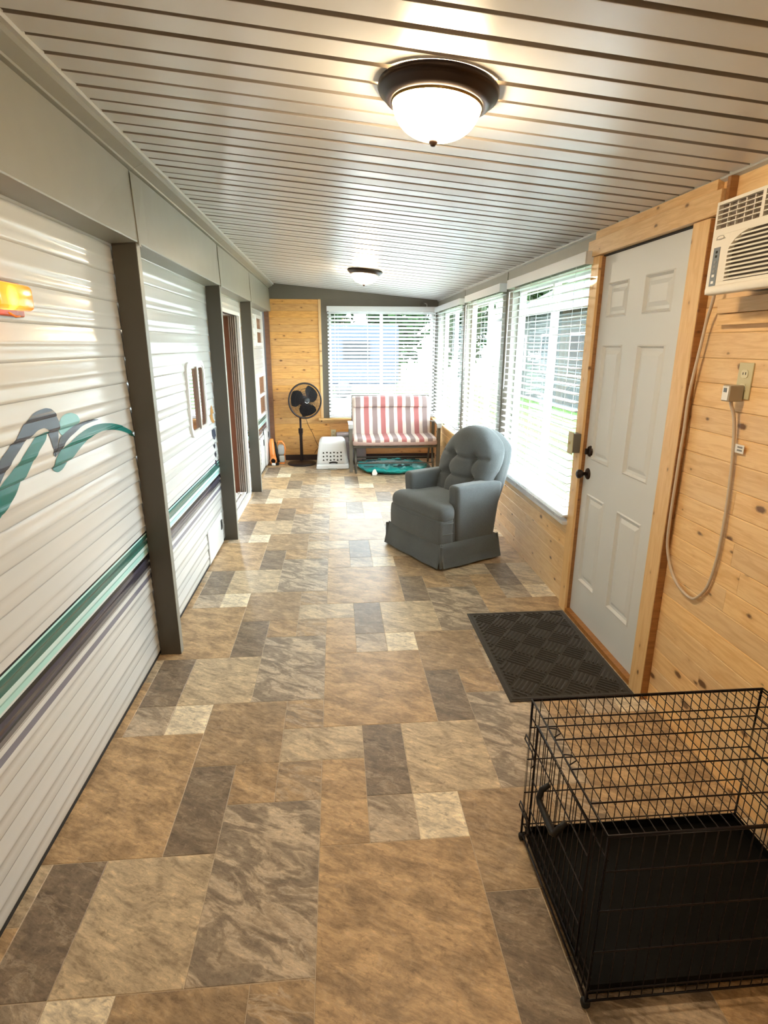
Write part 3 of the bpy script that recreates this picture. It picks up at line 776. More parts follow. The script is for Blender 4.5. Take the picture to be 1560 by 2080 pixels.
# swoosh decals following the ribs
def decal(name, pts, mat, lift):
    bm = bmesh.new(); vs = [bm.verts.new((0, a, b)) for a, b in pts]; bm.faces.new(vs)
    z = min(b for _, b in pts); z1 = max(b for _, b in pts)
    while z < z1:
        bmesh.ops.bisect_plane(bm, geom=bm.verts[:] + bm.edges[:] + bm.faces[:], plane_co=(0, 0, z), plane_no=(0, 0, 1)); z += 0.004
    for v in bm.verts: v.co.x = prof(v.co.z) + lift + 0.0008
    bmesh.ops.recalc_face_normals(bm, faces=bm.faces[:])
    me = bpy.data.meshes.new(name); bm.to_mesh(me); bm.free(); me.materials.append(M[mat])
    o = bpy.data.objects.new(name, me); COL.objects.link(o); o.parent = T
def smooth_poly(p, it=2):
    for _ in range(it):
        q = []
        for i in range(len(p)):
            a, b = p[i], p[(i + 1) % len(p)]
            q += [(a[0] * .8 + b[0] * .2, a[1] * .8 + b[1] * .2), (a[0] * .2 + b[0] * .8, a[1] * .2 + b[1] * .8)]
        p = q
    return p
navy = [(1.708, 1.283), (1.764, 1.304), (1.817, 1.337), (1.871, 1.367), (1.935, 1.39), (2.007, 1.396), (2.051, 1.388), (2.076, 1.364), (2.083, 1.34), (2.08, 1.308), (2.064, 1.279), (2.038, 1.251), (2.012, 1.225), (2.015, 1.25), (2.012, 1.287), (2.008, 1.314), (1.993, 1.327), (1.97, 1.334), (1.93, 1.332), (1.892, 1.321), (1.84, 1.301), (1.768, 1.267), (1.719, 1.243), (1.60, 1.17), (1.55, 1.16), (1.62, 1.23)]
leg = [(1.685, 1.214), (1.739, 1.231), (1.808, 1.259), (1.873, 1.29), (1.928, 1.313), (1.975, 1.319), (2.009, 1.317), (1.982, 1.292), (1.91, 1.259), (1.839, 1.219), (1.784, 1.188), (1.744, 1.16), (1.691, 1.137), (1.60, 1.10), (1.48, 1.06), (1.40, 1.08), (1.54, 1.15)]
blob = [(2.078, 1.334), (2.107, 1.353), (2.151, 1.361), (2.193, 1.359), (2.233, 1.347), (2.246, 1.327), (2.231, 1.312), (2.179, 1.299), (2.127, 1.293), (2.096, 1.287), (2.086, 1.302)]
blk = [(2.012, 1.225), (2.049, 1.26), (2.081, 1.287), (2.129, 1.297), (2.194, 1.308), (2.304, 1.316), (2.389, 1.311), (2.445, 1.303), (2.357, 1.304), (2.271, 1.301), (2.199, 1.285), (2.152, 1.276), (2.105, 1.261), (2.063, 1.241), (2.031, 1.231)]
tr_ = [(2.839, 1.165), (2.777, 1.207), (2.671, 1.247), (2.57, 1.271), (2.473, 1.284), (2.381, 1.289), (2.292, 1.283), (2.207, 1.27), (2.152, 1.259), (2.075, 1.245), (2.022, 1.222), (1.996, 1.201), (2.0, 1.182), (2.027, 1.171), (2.063, 1.175), (2.104, 1.19), (2.159, 1.207), (2.218, 1.225), (2.292, 1.242), (2.369, 1.254), (2.463, 1.256), (2.561, 1.245), (2.663, 1.224), (2.77, 1.188)]
decal('swoosh_decal', smooth_poly(leg), 'teal_decal', 0.0008)
decal('swoosh_decal', smooth_poly(navy), 'navy_decal', 0.0012)
decal('swoosh_decal', smooth_poly(blob), 'light_teal_decal', 0.0010)
decal('swoosh_decal', smooth_poly(tr_), 'teal_decal', 0.0015)
decal('swoosh_decal', smooth_poly(blk), 'black_decal', 0.0020)
decal('emblem_decal', smooth_poly([(4.50, 1.08), (4.56, 1.16), (4.62, 1.10), (4.60, 1.04), (4.66, 1.00), (4.54, 1.01)]), 'brown_decal', 0.0015)
decal('emblem_decal', smooth_poly([(4.52, 0.90), (4.53, 0.96), (4.64, 0.965), (4.66, 0.91), (4.60, 0.87)]), 'navy_decal', 0.0015)
for q in range(3): decal('emblem_decal', smooth_poly([(4.54, 0.83 - q * .07), (4.58, 0.86 - q * .07), (4.62, 0.83 - q * .07), (4.58, 0.80 - q * .07)]), 'black_decal', 0.0015)

# amber porch light
al = empty('amber_porch_light', (XT + 0.012, 1.825, 1.728), 0, 'lit rectangular amber porch light on the white trailer side', 'lamp')
MB().soft((0.006, 0, 0), (0.014, 0.235, 0.098), 0.006, 2, rs=2).build('housing', M['amber_base'], al)
MB().soft((0.034, 0, 0.004), (0.045, 0.20, 0.074), 0.016, 2, rs=3).build('lens', M['amber'], al)
MB().tube([(0.03, -0.01, -0.04), (0.045, -0.005, -0.052), (0.05, 0.01, -0.05)], 0.003, 5).build('lens_clip', M['orange'], al)

# ---- steel posts
def post(y0, y1, label):
    o = empty('steel_post', ((XT + XP) / 2, (y0 + y1) / 2, 0), 0, label, 'post', 'steel posts along the trailer')
    d = (y1 - y0) / 2; hw = (XP - XT) / 2
    MB().box((-hw + 0.0115, -d, 0.0), (hw, d, 2.029), ch=0.002).build('post_tube', M['post'], o)
    MB().box((hw, -d + 0.002, 0.0), (hw + 0.0018, d - 0.002, 2.029)).build('lit_face', M['steel'], o)  # thin lighter sheet that paints the brighter room-side face
    return o
post(2.80, 2.85, 'tall taupe steel post nearest the viewer, beside the swoosh decal')
post(4.68, 4.73, 'taupe steel post between the small trailer window and its sliding door')
post(6.33, 6.38, 'farthest taupe steel post, past the trailer sliding door')

# ================================================================== CEILING LAMPS
def ceil_lamp(x, y, label):
    L = empty('ceiling_lamp', (x, y, cz(x)), 0, label, 'ceiling lamp', 'bronze flush ceiling lamps')
    L.rotation_euler = (0, math.atan(CS), 0)
    MB().lathe([(0.168, 0.0), (0.170, -0.010), (0.166, -0.018), (0.158, -0.021), (0.148, -0.034), (0.136, -0.041), (0.127, -0.041), (0.122, -0.034)], 64).build('canopy_ring', M['bronze'], L)
    pr = []
    for i in range(15):
        a = math.pi / 2 * i / 14; pr.append((0.1245 * math.cos(a) ** 0.85 if i < 14 else 0.0, -0.036 - 0.088 * math.sin(a)))
    MB().lathe(pr, 64).build('glass_dome', M['dome'], L)
    MB().lathe([(0.1255, -0.034), (0.1285, -0.040), (0.1255, -0.046)], 64).build('dome_rim', simple('brass rim', (0.45, 0.30, 0.08), 0.3, 0.7), L)
    MB().lathe([(0.004, -0.122), (0.012, -0.125), (0.013, -0.132), (0.008, -0.137), (0.006, -0.141), (0.0, -0.142)], 16).build('finial', M['bronze'], L)
    return L
l1 = ceil_lamp(0.303, 1.83, 'lit bronze and glass ceiling lamp nearest the viewer')
l2 = copy_tree(l1); l2.location = (0.303, 5.85, cz(0.303)); l2['label'] = 'smaller-looking lit ceiling lamp farther down the room, above the bench side'
l3 = copy_tree(l1); l3.location = (0.303, -2.0, cz(0.303)); l3['label'] = 'lit ceiling lamp behind the viewer, out of the picture'

# ================================================================== RECLINER
F0 = Vector((0.743, 3.851)); dd = Vector((.887, .461)); ww = Vector((-.469, .883))
cc = F0 + ww * 0.365 + dd * 0.29
RC = empty('recliner', (cc.x, cc.y, 0), math.radians(-62.5), 'grey tweed skirted recliner with a button-tufted rounded back', 'armchair')
tw_ = M['tweed']
MB().soft((0, 0.0, 0.215), (0.63, 0.50, 0.37), 0.03, 2).build('base', tw_, RC)
def front_fn(p):
    return (p.x, p.y - 0.012 * max(0, 1 - (p.z / 0.12) ** 2) - 0.01 * (1 - (p.x / 0.37) ** 2), p.z)
MB().soft((0.0, -0.205, 0.270), (0.672, 0.13, 0.20), 0.022, 6, front_fn).build('footrest_panel', tw_, RC)
def seat_fn(p):
    x, y, z = p
    t = 1 / (1 + math.exp(-(y + 0.105) / 0.012))          # narrows between the arms
    x *= 1 - 0.32 * t
    if z > 0: z += 0.022 * (1 - (x / 0.38) ** 2) * (1 - ((y) / 0.32) ** 2)
    y -= 0.012 * (1 - (x / 0.4) ** 2) if y < -0.15 else 0
    if y < -0.18: z -= 0.02 * ((-y - 0.18) / 0.12)
    return (x, y, z)
MB().soft((0, -0.020, 0.405), (0.690, 0.50, 0.115), 0.05, 16, seat_fn, rs=4).build('seat_cushion', tw_, RC)
for zz in (0.345, 0.262): 
    MB().tube([(-0.325, -0.272, zz), (-0.2, -0.284, zz - .002), (0, -0.289, zz - 0.003), (0.2, -0.284, zz - .002), (0.325, -0.272, zz), (0.338, -0.25, zz), (0.338, -0.16, zz)], 0.0035, 5).build('welt', M['tweed_dark'], RC)
for sx in (-1, 1):
    def arm_fn(p, sx=sx):
        x, y, z = p
        if z > 0.1: z += 0.012 * math.cos(y / 0.25 * 1.2) ; x += 0.006 * sx
        if y > 0: y += 0.06 * max(0, (z + 0.20) / 0.41) * (y / 0.19)
        if y < -0.15: y += 0.01 * (-(z) / 0.2)
        return (x, y, z)
    MB().soft((sx * 0.284, 0.060, 0.382), (0.122, 0.38, 0.436), 0.032, 6, arm_fn, rs=4).build('arm', tw_, RC)
# backrest: tufted pad and rear shell
BT = [(-0.125, 0.085), (0.125, 0.085), (-0.14, -0.065), (0.14, -0.065)]
def back_shape(p, pad):
    x, y, z = p                     # z in -0.32..0.32
    u = (z + 0.32) / 0.64
    wsc = 0.80 + 0.22 * min(1, u / 0.55) ** 1.2
    xn = x / 0.31
    x *= wsc * (1 - 0.20 * max(0, (u - 0.62) / 0.38) ** 2)
    z -= 0.135 * abs(xn) ** 2.6 * max(0, (u - 0.45) / 0.55) ** 1.2
    if pad and y < 0:
        y -= 0.045 * (1 - min(1, abs(xn)) ** 2.5) * (1 - ((u - 0.5) * 2) ** 4 * 0.7)
        for bx, bz in BT:
            y += 0.050 * math.exp(-(((x - bx) ** 2 + (z - bz) ** 2) / 0.0011)) + 0.012 * math.exp(-(((x - bx) ** 2 + (z - bz) ** 2) / 0.006))
        def seg(ax_, az, bx_, bz_, amt, wd=0.00016):
            d = Vector((bx_ - ax_, bz_ - az)); L2 = d.length_squared
            t = max(0, min(1, ((x - ax_) * d.x + (z - az) * d.y) / L2))
            q = (x - ax_ - d.x * t) ** 2 + (z - az - d.y * t) ** 2
            return amt * math.exp(-q / wd)
        cr = max(seg(*BT[0], *BT[1], .020), seg(*BT[2], *BT[3], .020), seg(*BT[0], -0.26, 0.10, .016), seg(*BT[1], 0.26, 0.10, .016), seg(*BT[2], -0.26, -0.07, .016), seg(*BT[3], 0.26, -0.07, .016),
                 seg(*BT[0], *BT[2], .010), seg(*BT[1], *BT[3], .010), seg(*BT[2], -0.10, -0.28, .012), seg(*BT[3], 0.10, -0.28, .012))
        y += cr
    elif not pad:
        x *= 0.99
    y += 0.195 * u                                    # recline
    return (x, y, z)
MB().soft((0, 0.150, 0.665), (0.63, 0.13, 0.64), 0.055, 44, lambda p: back_shape(p, True), rs=5).build('backrest', tw_, RC)
def shell_fn(p):
    x, y, z = p; zz = z + 0.575                      # 0.19 .. 0.955
    u = max(0, min(1, (zz - 0.345) / 0.64)); lo = max(0, (0.50 - zz) / 0.31)
    xn = x / 0.31
    wsc = (0.98 + 0.09 * math.exp(-((zz - 0.62) / 0.2) ** 2)) * (1 - 0.16 * max(0, (u - 0.62) / 0.38) ** 2) + 0.05 * lo
    x *= wsc
    z -= 0.135 * abs(xn) ** 2.6 * max(0, (u - 0.45) / 0.55) ** 1.2
    return (x, y + 0.192 * u, z)
MB().soft((0, 0.232, 0.575), (0.625, 0.12, 0.77), 0.045, 14, shell_fn, rs=4).build('back_shell', tw_, RC)
for bx, bz in BT:
    p = back_shape((bx, -0.065, bz), True)
    m = MB().lathe([(0.0, -0.006), (0.006, -0.005), (0.010, -0.001), (0.011, 0.004)], 14, ax='y')
    m.build('button', M['tweed_dark'], RC, (p[0], p[1] + 0.150 - 0.006, p[2] + 0.665), (math.radians(20), 0, 0))
# skirt panels with kick pleats at the corners
def skirt(p0, p1, name='skirt_panel'):
    p0, p1 = Vector(p0), Vector(p1); d = (p1 - p0); L = d.length; d.normalize(); nrm = Vector((d.y, -d.x))
    m = MB(); n = 28; v = []; rows_ = [0.195, 0.14, 0.08, 0.018]
    for ti, th in ((0, 0), (1, -0.004)):
        for r_, z in enumerate(rows_):
            for i in range(n + 1):
                s_ = L * i / n; fl_ = (0.195 - z) / 0.18
                o_ = -0.022 + 0.046 * fl_ + 0.004 * fl_ * math.sin(s_ * 21 + p0.x * 9) + th
                q = p0 + d * s_ + nrm * o_; v.append((q.x, q.y, z))
    R = len(rows_); f = []
    for ti in (0, 1):
        for r_ in range(R - 1):
            for i in range(n):
                a = ti * R * (n + 1) + r_ * (n + 1) + i; q = (a, a + 1, a + n + 2, a + n + 1); f.append(q if ti else q[::-1])
    k1 = R * (n + 1)
    for i in range(n): f += [(i, i + 1, k1 + i + 1, k1 + i), ((R - 1) * (n + 1) + i, (R - 1) * (n + 1) + i + 1, k1 + (R - 1) * (n + 1) + i + 1, k1 + (R - 1) * (n + 1) + i)]
    for r_ in range(R - 1):
        for e in (0, n): f.append((r_ * (n + 1) + e, (r_ + 1) * (n + 1) + e, k1 + (r_ + 1) * (n + 1) + e, k1 + r_ * (n + 1) + e))
    m.add(v, f, True); return m.build(name, tw_, RC)
hx, hy = 0.368, 0.285
skirt((-hx + 0.006, -hy - 0.012), (hx - 0.006, -hy - 0.012)); skirt((hx, -hy + 0.004), (hx, hy)); skirt((hx, hy), (-hx, hy)); skirt((-hx, hy), (-hx, -hy + 0.004))
for sx in (-1, 1): MB().soft((sx * (hx - 0.003), -hy - 0.003, 0.10), (0.022, 0.022, 0.175), 0.008, 2).build('kick_pleat', tw_, RC)

# ================================================================== GLIDER BENCH
GB = empty('glider_bench', (0.745, 7.45, 0), 0, 'striped cushioned glider bench under the far window', 'bench')
gm = M['steel_dark']
def bk(x, y_, z): return (x, y_, z)
def seatc(p):
    x, y_, z = p
    y_ -= 0.03 * math.sin(min(1, max(0, (x + .54) / 1.08)) * math.pi)
    if z > 0: z += 0.012 * math.cos(x * 5.6) ** 2 + 0.01 * (1 - (y_ / .3) ** 2)
    return (x, y_, z)
MB().soft((0.0, -0.02, 0.405), (1.08, 0.52, 0.085), 0.032, 14, seatc).build('seat_cushion', M['stripes'], GB)
MB().soft((0.0, -0.022, 0.392), (1.088, 0.525, 0.05), 0.022, 10, seatc).build('cushion_edge', M['pink_edge'], GB, label='mauve boxed side of the seat cushion')
def backc(p, hd=False):
    x, y_, z = p
    u = (z + 0.26) / 0.52
    if y_ < 0 and not hd: y_ += 0.016 * math.exp(-((z - 0.155) ** 2) / 0.0003)
    y_ += 0.22 * u
    z += 0.006 * math.cos(x * 9) * (1 if u > .9 else 0)
    return (x, y_, z)
MB().soft((0, 0.185, 0.675), (1.06, 0.085, 0.52), 0.032, 30, backc).build('back_cushion', M['stripes'], GB)
def headc(p):
    x, y_, z = p; return (x, y_ + 0.44 * z + (0.004 * math.sin(x * 16)), z - 0.01 * abs(x / .5) ** 4)
MB().soft((0, 0.330, 0.868), (1.055, 0.10, 0.145), 0.045, 16, headc).build('headrest_roll', M['stripes'], GB)
MB().tube([(-0.53, 0.245, 0.43), (-0.53, 0.435, 0.935), (0.53, 0.435, 0.935), (0.53, 0.245, 0.43)], 0.012, 8).build('back_frame', gm, GB)
MB().tube([(-0.53, -0.25, 0.345), (0.53, -0.25, 0.345), (0.53, 0.24, 0.345), (-0.53, 0.24, 0.345)], 0.014, 8, closed=True).build('seat_frame', gm, GB)
for sx in (-1, 1):
    X = sx * 0.565
    MB().box((X - 0.022, -0.245, 0.02), (X + 0.022, -0.205, 0.60), ch=0.003).box((X - 0.020, 0.20, 0.30), (X + 0.020, 0.235, 0.60), ch=0.003).box((X - 0.018, -0.2, 0.32), (X + 0.018, 0.2, 0.352), ch=0.003).build('side_frame', gm, GB)
    pts = [(X, -0.29, 0.585), (X, -0.25, 0.62), (X, -0.05, 0.635), (X, 0.15, 0.61), (X, 0.27, 0.60)]
    m = MB()
    v = []
    for (x, y_, z) in pts: v += [(x - 0.03, y_, z), (x + 0.03, y_, z), (x + 0.03, y_, z + 0.016), (x - 0.03, y_, z + 0.016)]
    f = [(4 * i + q, 4 * i + (q + 1) % 4, 4 * i + 4 + (q + 1) % 4, 4 * i + 4 + q) for i in range(len(pts) - 1) for q in range(4)] + [(0, 3, 2, 1), (16, 17, 18, 19)]
    m.add(v, f); m.build('armrest', simple('pale painted arm', (0.34, 0.32, 0.30), 0.3), GB)
    m = MB()
    m.tube([(sx * 0.505, -0.22, 0.015), (sx * 0.505, -0.10, 0.33)], 0.014, 8).tube([(sx * 0.505, 0.24, 0.015), (sx * 0.505, 0.12, 0.33)], 0.014, 8).tube([(sx * 0.505, -0.12, 0.33), (sx * 0.505, 0.14, 0.33)], 0.013, 8).tube([(sx * 0.505, -0.26, 0.014), (sx * 0.505, 0.28, 0.014)], 0.014, 8)
    m.build('rocker_base', gm, GB)
    for yy in (-0.12, 0.13): MB().box((sx * 0.50 - 0.004, yy - 0.012, 0.12), (sx * 0.50 + 0.004, yy + 0.012, 0.34)).build('glide_arm', gm, GB)
MB().tube([(-0.505, -0.20, 0.125), (0.505, -0.20, 0.125)], 0.009, 6).tube([(-0.505, 0.22, 0.125), (0.505, 0.22, 0.125)], 0.009, 6).build('cross_bar', gm, GB)
for k_, pos in enumerate([(-0.52, 0.34), (0.52, 0.34)]): pass

# ---- teal flat bag under the bench
def bag_fn(p):
    x, y_, z = p
    a = math.atan2(y_, x); r = math.hypot(x / 0.455, y_ / 0.40)
    s_ = 1 + 0.03 * math.sin(7 * a) + 0.02 * math.sin(13 * a + 1)
    z2 = z * (1 - 0.35 * r ** 3) + (0.010 * math.sin(x * 30 + y_ * 14) + 0.006 * math.sin(x * 71)) * (1 if z > 0 else 0)
    return (x * s_, y_ * s_, z2)
def ell(p):
    x, y_, z = p; m_ = max(abs(x) / 0.455, abs(y_) / 0.40, 1e-6); r = math.hypot(x / 0.455, y_ / 0.40)
    k_ = (m_ / r) ** 0.75 if r > 1e-6 else 1
    return bag_fn((x * k_, y_ * k_, z))
TB = empty('folded_bag', (0.745, 7.50, 0.0), 0.0, 'flat teal nylon folded bag with dark netting, lying under the striped bench', 'bag')
MB().soft((0, -0.02, 0.042), (0.91, 0.80, 0.075), 0.034, 26, ell).build('nylon_shell', M['teal_fabric'], TB)
MB().tube([(0.455 * math.cos(t), -0.02 + 0.40 * math.sin(t), 0.045) for t in [i * math.pi / 24 for i in range(48)]], 0.008, 6, closed=True).build('rim_hoop', M['teal_fabric'], TB)
rgb = random.Random(3)
m = MB()
for q in range(26):
    x, y_ = rgb.uniform(-0.36, 0.36), rgb.uniform(-0.26, 0.22)
    L = rgb.uniform(0.06, 0.2); a = rgb.uniform(-0.35, 0.35)
    m.soft((x, y_, 0.082 + rgb.uniform(0, .006)), (L, 0.022, 0.008), 0.0035, 2, lambda p, a=a: (p.x * math.cos(a) - p.y * math.sin(a), p.x * math.sin(a) + p.y * math.cos(a), p.z), rs=1)
m.build('netting', M['net'], TB)['kind'] = 'stuff'
for q in range(4):
    cx, cy = rgb.uniform(-0.22, 0.15), rgb.uniform(-0.10, 0.12); pts = []
    for i in range(40):
        t = i * 0.33; pts.append((cx + 0.11 * math.cos(t) + 0.05 * math.sin(2.3 * t + q) + 0.004 * i * (1 if q % 2 else -1), cy + 0.045 * math.sin(t * 1.1 + q), 0.094 + 0.004 * math.sin(3 * t)))
    MB().tube(pts, 0.0022, 4).build('cord', M['white_cord'], TB)
m = MB(); m.add([(-0.30, -0.425, 0.004), (-0.25, -0.435, 0.006), (-0.235, -0.41, 0.025), (-0.26, -0.375, 0.075), (-0.285, -0.38, 0.068), (-0.305, -0.405, 0.03)], [(0, 1, 2, 5), (5, 2, 3, 4)])
m.build('paper_tag', M['label'], TB)

# ---- white litter pan hood
KB = empty('litter_box', (-0.062, 7.69, 0), 0, 'white hooded plastic litter box with rows of triangle vents', 'litter box')
def kfn(p):
    x, y_, z = p; u = max(0, (z + 0.17) / 0.34)
    x *= 1 - 0.20 * u ** 1.4; y_ *= 1 - 0.14 * u ** 1.4
    return (x, y_, z)
# hood; vents and slot are dark shapes painted for the shade inside
hood = MB().soft((0, 0, 0.222), (0.42, 0.40, 0.34), 0.055, 8, kfn, rs=5).build('hood', M['white_plastic'], KB)
MB().soft((0, 0, 0.035), (0.44, 0.43, 0.068), 0.02, 4, lambda p: (p.x * (1.0 if p.z < 0 else 0.985), p.y, p.z)).build('pan', M['white_plastic'], KB)
def tri(cx, cz_, s_, up):
    k_ = 1 if up else -1; out = []
    P3 = [(cx - s_, cz_ - k_ * s_ * .75), (cx + s_, cz_ - k_ * s_ * .75), (cx, cz_ + k_ * s_ * .95)]
    for i in range(3):
        a, b, c_ = Vector(P3[i - 1]), Vector(P3[i]), Vector(P3[(i + 1) % 3])
        out += [tuple(b + (a - b) * .28), tuple(b + (a - b) * .08 + (c_ - b) * .08), tuple(b + (c_ - b) * .28)]
    return out
for r_ in range(3):
    for c_ in range(6):
        z = 0.225 - r_ * 0.048; x = -0.118 + c_ * 0.0465
        u = (z - 0.052) / 0.34; yf = -0.20 * (1 - 0.14 * max(0, u) ** 1.4)
        MB().prism(tri(0, 0, 0.0155, c_ % 2 == 0), 1, -0.0015, 0.004).build('vent_hole', M['gap'], KB, (x, yf - 0.0015, z), (math.radians(5) * 0, 0, 0))
hp = [(0.06 * math.cos(t) * 1.0, 0.018 * math.sin(t) - (0.0)) for t in [math.pi * i / 10 for i in range(11)]] + [(-0.05, -0.012), (-0.02, -0.006), (0.02, -0.006), (0.05, -0.012)]
MB().prism(hp, 1, -0.003, 0.004).build('handle_slot', M['gap'], KB, (0.01, -0.199, 0.090))
MB().soft((0.0, -0.217, 0.010), (0.12, 0.012, 0.02), 0.005, 2).build('front_clip', M['grey_plastic'], KB)

# grey rounded box partly hidden behind
GX = empty('grey_bin', (0.20, 8.055, 0), 0, 'grey rounded plastic bin half hidden between litter box and bench', 'bin')
MB().soft((0, 0, 0.19), (0.44, 0.20, 0.37), 0.06, 6, lambda p: (p.x * (1 - 0.08 * (p.z + .18) / .36), p.y, p.z)).build('bin_body', simple('mottled grey plastic', (0.30, 0.27, 0.28), 0.5), GX)
MB().soft((0, 0, 0.385), (0.42, 0.198, 0.05), 0.022, 5).build('bin_lid', simple('mauve grey lid', (0.38, 0.34, 0.35), 0.5), GX)

# ---- pedestal fan
FN = empty('pedestal_fan', (-0.492, 7.90, 0), 0, 'dark pedestal fan standing against the far pine wall', 'fan')
fm = M['fan']
MB().lathe([(0.0, 0.0), (0.198, 0.0), (0.200, 0.008), (0.190, 0.018), (0.12, 0.030), (0.05, 0.040), (0.028, 0.05), (0.0, 0.05)], 48).build('base', fm, FN)
MB().lathe([(0.021, 0.04), (0.021, 0.40), (0.025, 0.41), (0.025, 0.43), (0.015, 0.44), (0.014, 0.66), (0.0, 0.66)], 16).build('pole', fm, FN)
HD = empty('fan_head', (0.075, -0.02, 0.872), 0, parent=FN); HD.rotation_euler = (math.radians(-3), 0, math.radians(24))
MB().lathe([(0.0, 0.16), (0.04, 0.155), (0.062, 0.13), (0.068, 0.08), (0.06, 0.05), (0.0, 0.05)], 24, ax='y').box((-0.02, 0.06, -0.22), (0.02, 0.10, -0.03), ch=0.005).build('motor', fm, HD)
Rg = 0.232
MB().tube([(Rg * math.cos(t), 0.0, Rg * math.sin(t)) for t in [i * math.pi / 32 for i in range(64)]], 0.0115, 8, closed=True).build('grille_rim', fm, HD)
m = MB()
for side in (-1, 1):
    for i in range(72):
        t = i * math.pi / 36; pts = []
        for q in range(5):
            rr = 0.045 + (Rg - 0.045) * q / 4; pts.append((rr * math.cos(t), side * 0.055 * math.sqrt(max(0, 1 - (q / 4) ** 2.2)), rr * math.sin(t)))
        m.tube(pts, 0.0019, 3, caps=False)
    for rr in (0.10, 0.16):
        u = ((rr - .045) / (Rg - .045)); m.tube([(rr * math.cos(t), side * 0.055 * math.sqrt(1 - u ** 2.2), rr * math.sin(t)) for t in [i * math.pi / 16 for i in range(32)]], 0.0014, 3, closed=True)
gr = m.build('grille', fm, HD); gr['kind'] = 'stuff'
MB().lathe([(0.0, -0.066), (0.025, -0.066), (0.042, -0.060), (0.048, -0.052), (0.0, -0.05)], 24, ax='y').build('grille_cap', M['black_plastic'], HD)
MB().tube([(0.030 * math.cos(t), -0.067, 0.030 * math.sin(t)) for t in [math.pi + .3 + i * (math.pi - .6) / 10 for i in range(11)]], 0.0028, 6).build('cap_badge', M['chrome'], HD)
for b_ in range(3):
    m = MB(); v = []; n = 10; a0 = b_ * 2 * math.pi / 3 + 0.5
    for i in range(n + 1):
        rr = 0.035 + 0.172 * i / n; hw = 0.42 + 0.34 * math.sin(math.pi * min(1, i / n * 0.9 + 0.1)); off_ = 0.35 * i / n
        for j in range(7):
            t = a0 + off_ + hw * (j / 3 - 1) * 1.15; v.append((rr * math.cos(t), -0.018 * (j / 3 - 1), rr * math.sin(t)))
    f = [(i * 7 + j, i * 7 + j + 1, (i + 1) * 7 + j + 1, (i + 1) * 7 + j) for i in range(n) for j in range(6)]
    m.add(v, f, True); m.build('blade', M['blade'], HD)
MB().lathe([(0.0, -0.03), (0.03, -0.028), (0.038, -0.01), (0.038, 0.05)], 20, ax='y').build('hub', M['blade'], HD)
MB().tube([(0.05, 0.05, 0.70), (0.10, 0.12, 0.52), (0.15, 0.22, 0.40), (0.20, 0.25, 0.26), (0.235, 0.255, 0.19), (0.20, 0.25, 0.15), (0.17, 0.245, 0.10)], 0.0035, 5).build('power_cord', fm, FN)
MB().box((-0.03, -0.035, 0.43), (0.03, 0.0, 0.50), ch=0.006).build('height_collar', fm, FN)

# ---- leaf blower
LB = empty('leaf_blower', (-0.835, 7.95, 0), 0, 'orange and grey leaf blower standing on end in the far left corner', 'leaf blower')
LB.scale = (0.78, 0.85, 0.95)
m = MB().tube([(-0.085, -0.02, 0.37), (-0.085, -0.03, 0.30), (-0.075, -0.06, 0.16), (-0.06, -0.10, 0.09)], [0.03, 0.045, 0.05, 0.052], 20)
m.build('blower_tube', M['orange'], LB)
m = MB().lathe([(0.040, -0.055), (0.056, -0.055), (0.056, 0.02), (0.050, 0.05), (0.040, 0.05)], 24, ax='y'); m.build('nozzle_ring', M['orange'], LB, (-0.055, -0.12, 0.075), (math.radians(12), 0, 0))
MB().lathe([(0.0, -0.02), (0.041, -0.02), (0.041, -0.01), (0.0, -0.01)], 24, ax='y').build('nozzle_opening', M['gap'], LB, (-0.055, -0.12, 0.075), (math.radians(12), 0, 0))
MB().tube([(-0.035, 0.0, 0.32), (-0.02, -0.02, 0.26), (0.005, -0.04, 0.14), (0.03, -0.06, 0.03)], [0.018, 0.024, 0.026, 0.024], 12).build('black_guard', M['black_plastic'], LB)
MB().soft((0.075, 0.0, 0.205), (0.115, 0.13, 0.15), 0.035, 4).build('engine_cover', M['grey_plastic'], LB)
MB().soft((0.085, 0.0, 0.075), (0.10, 0.14, 0.10), 0.02, 4).build('fuel_tank', simple('translucent grey tank', (0.42, 0.42, 0.38), 0.4), LB)
MB().tube([(0.02, 0, 0.285), (0.04, 0, 0.325), (0.09, 0, 0.325), (0.125, 0, 0.29), (0.145, 0, 0.22), (0.125, 0, 0.14), (0.13, 0, 0.05), (0.12, 0, 0.018)], 0.016, 8).build('handle', M['orange'], LB)
MB().box((0.04, -0.06, 0.0), (0.13, 0.06, 0.025), ch=0.008).build('foot', M['orange'], LB)
MB().soft((-0.05, -0.17, 0.018), (0.07, 0.05, 0.034), 0.012, 3).build('white_rag', M['label'], LB, label='small white cap lying at the nozzle')
MB().soft((0.01, -0.15, 0.02), (0.06, 0.05, 0.04), 0.012, 3).build('throttle', M['black_plastic'], LB)

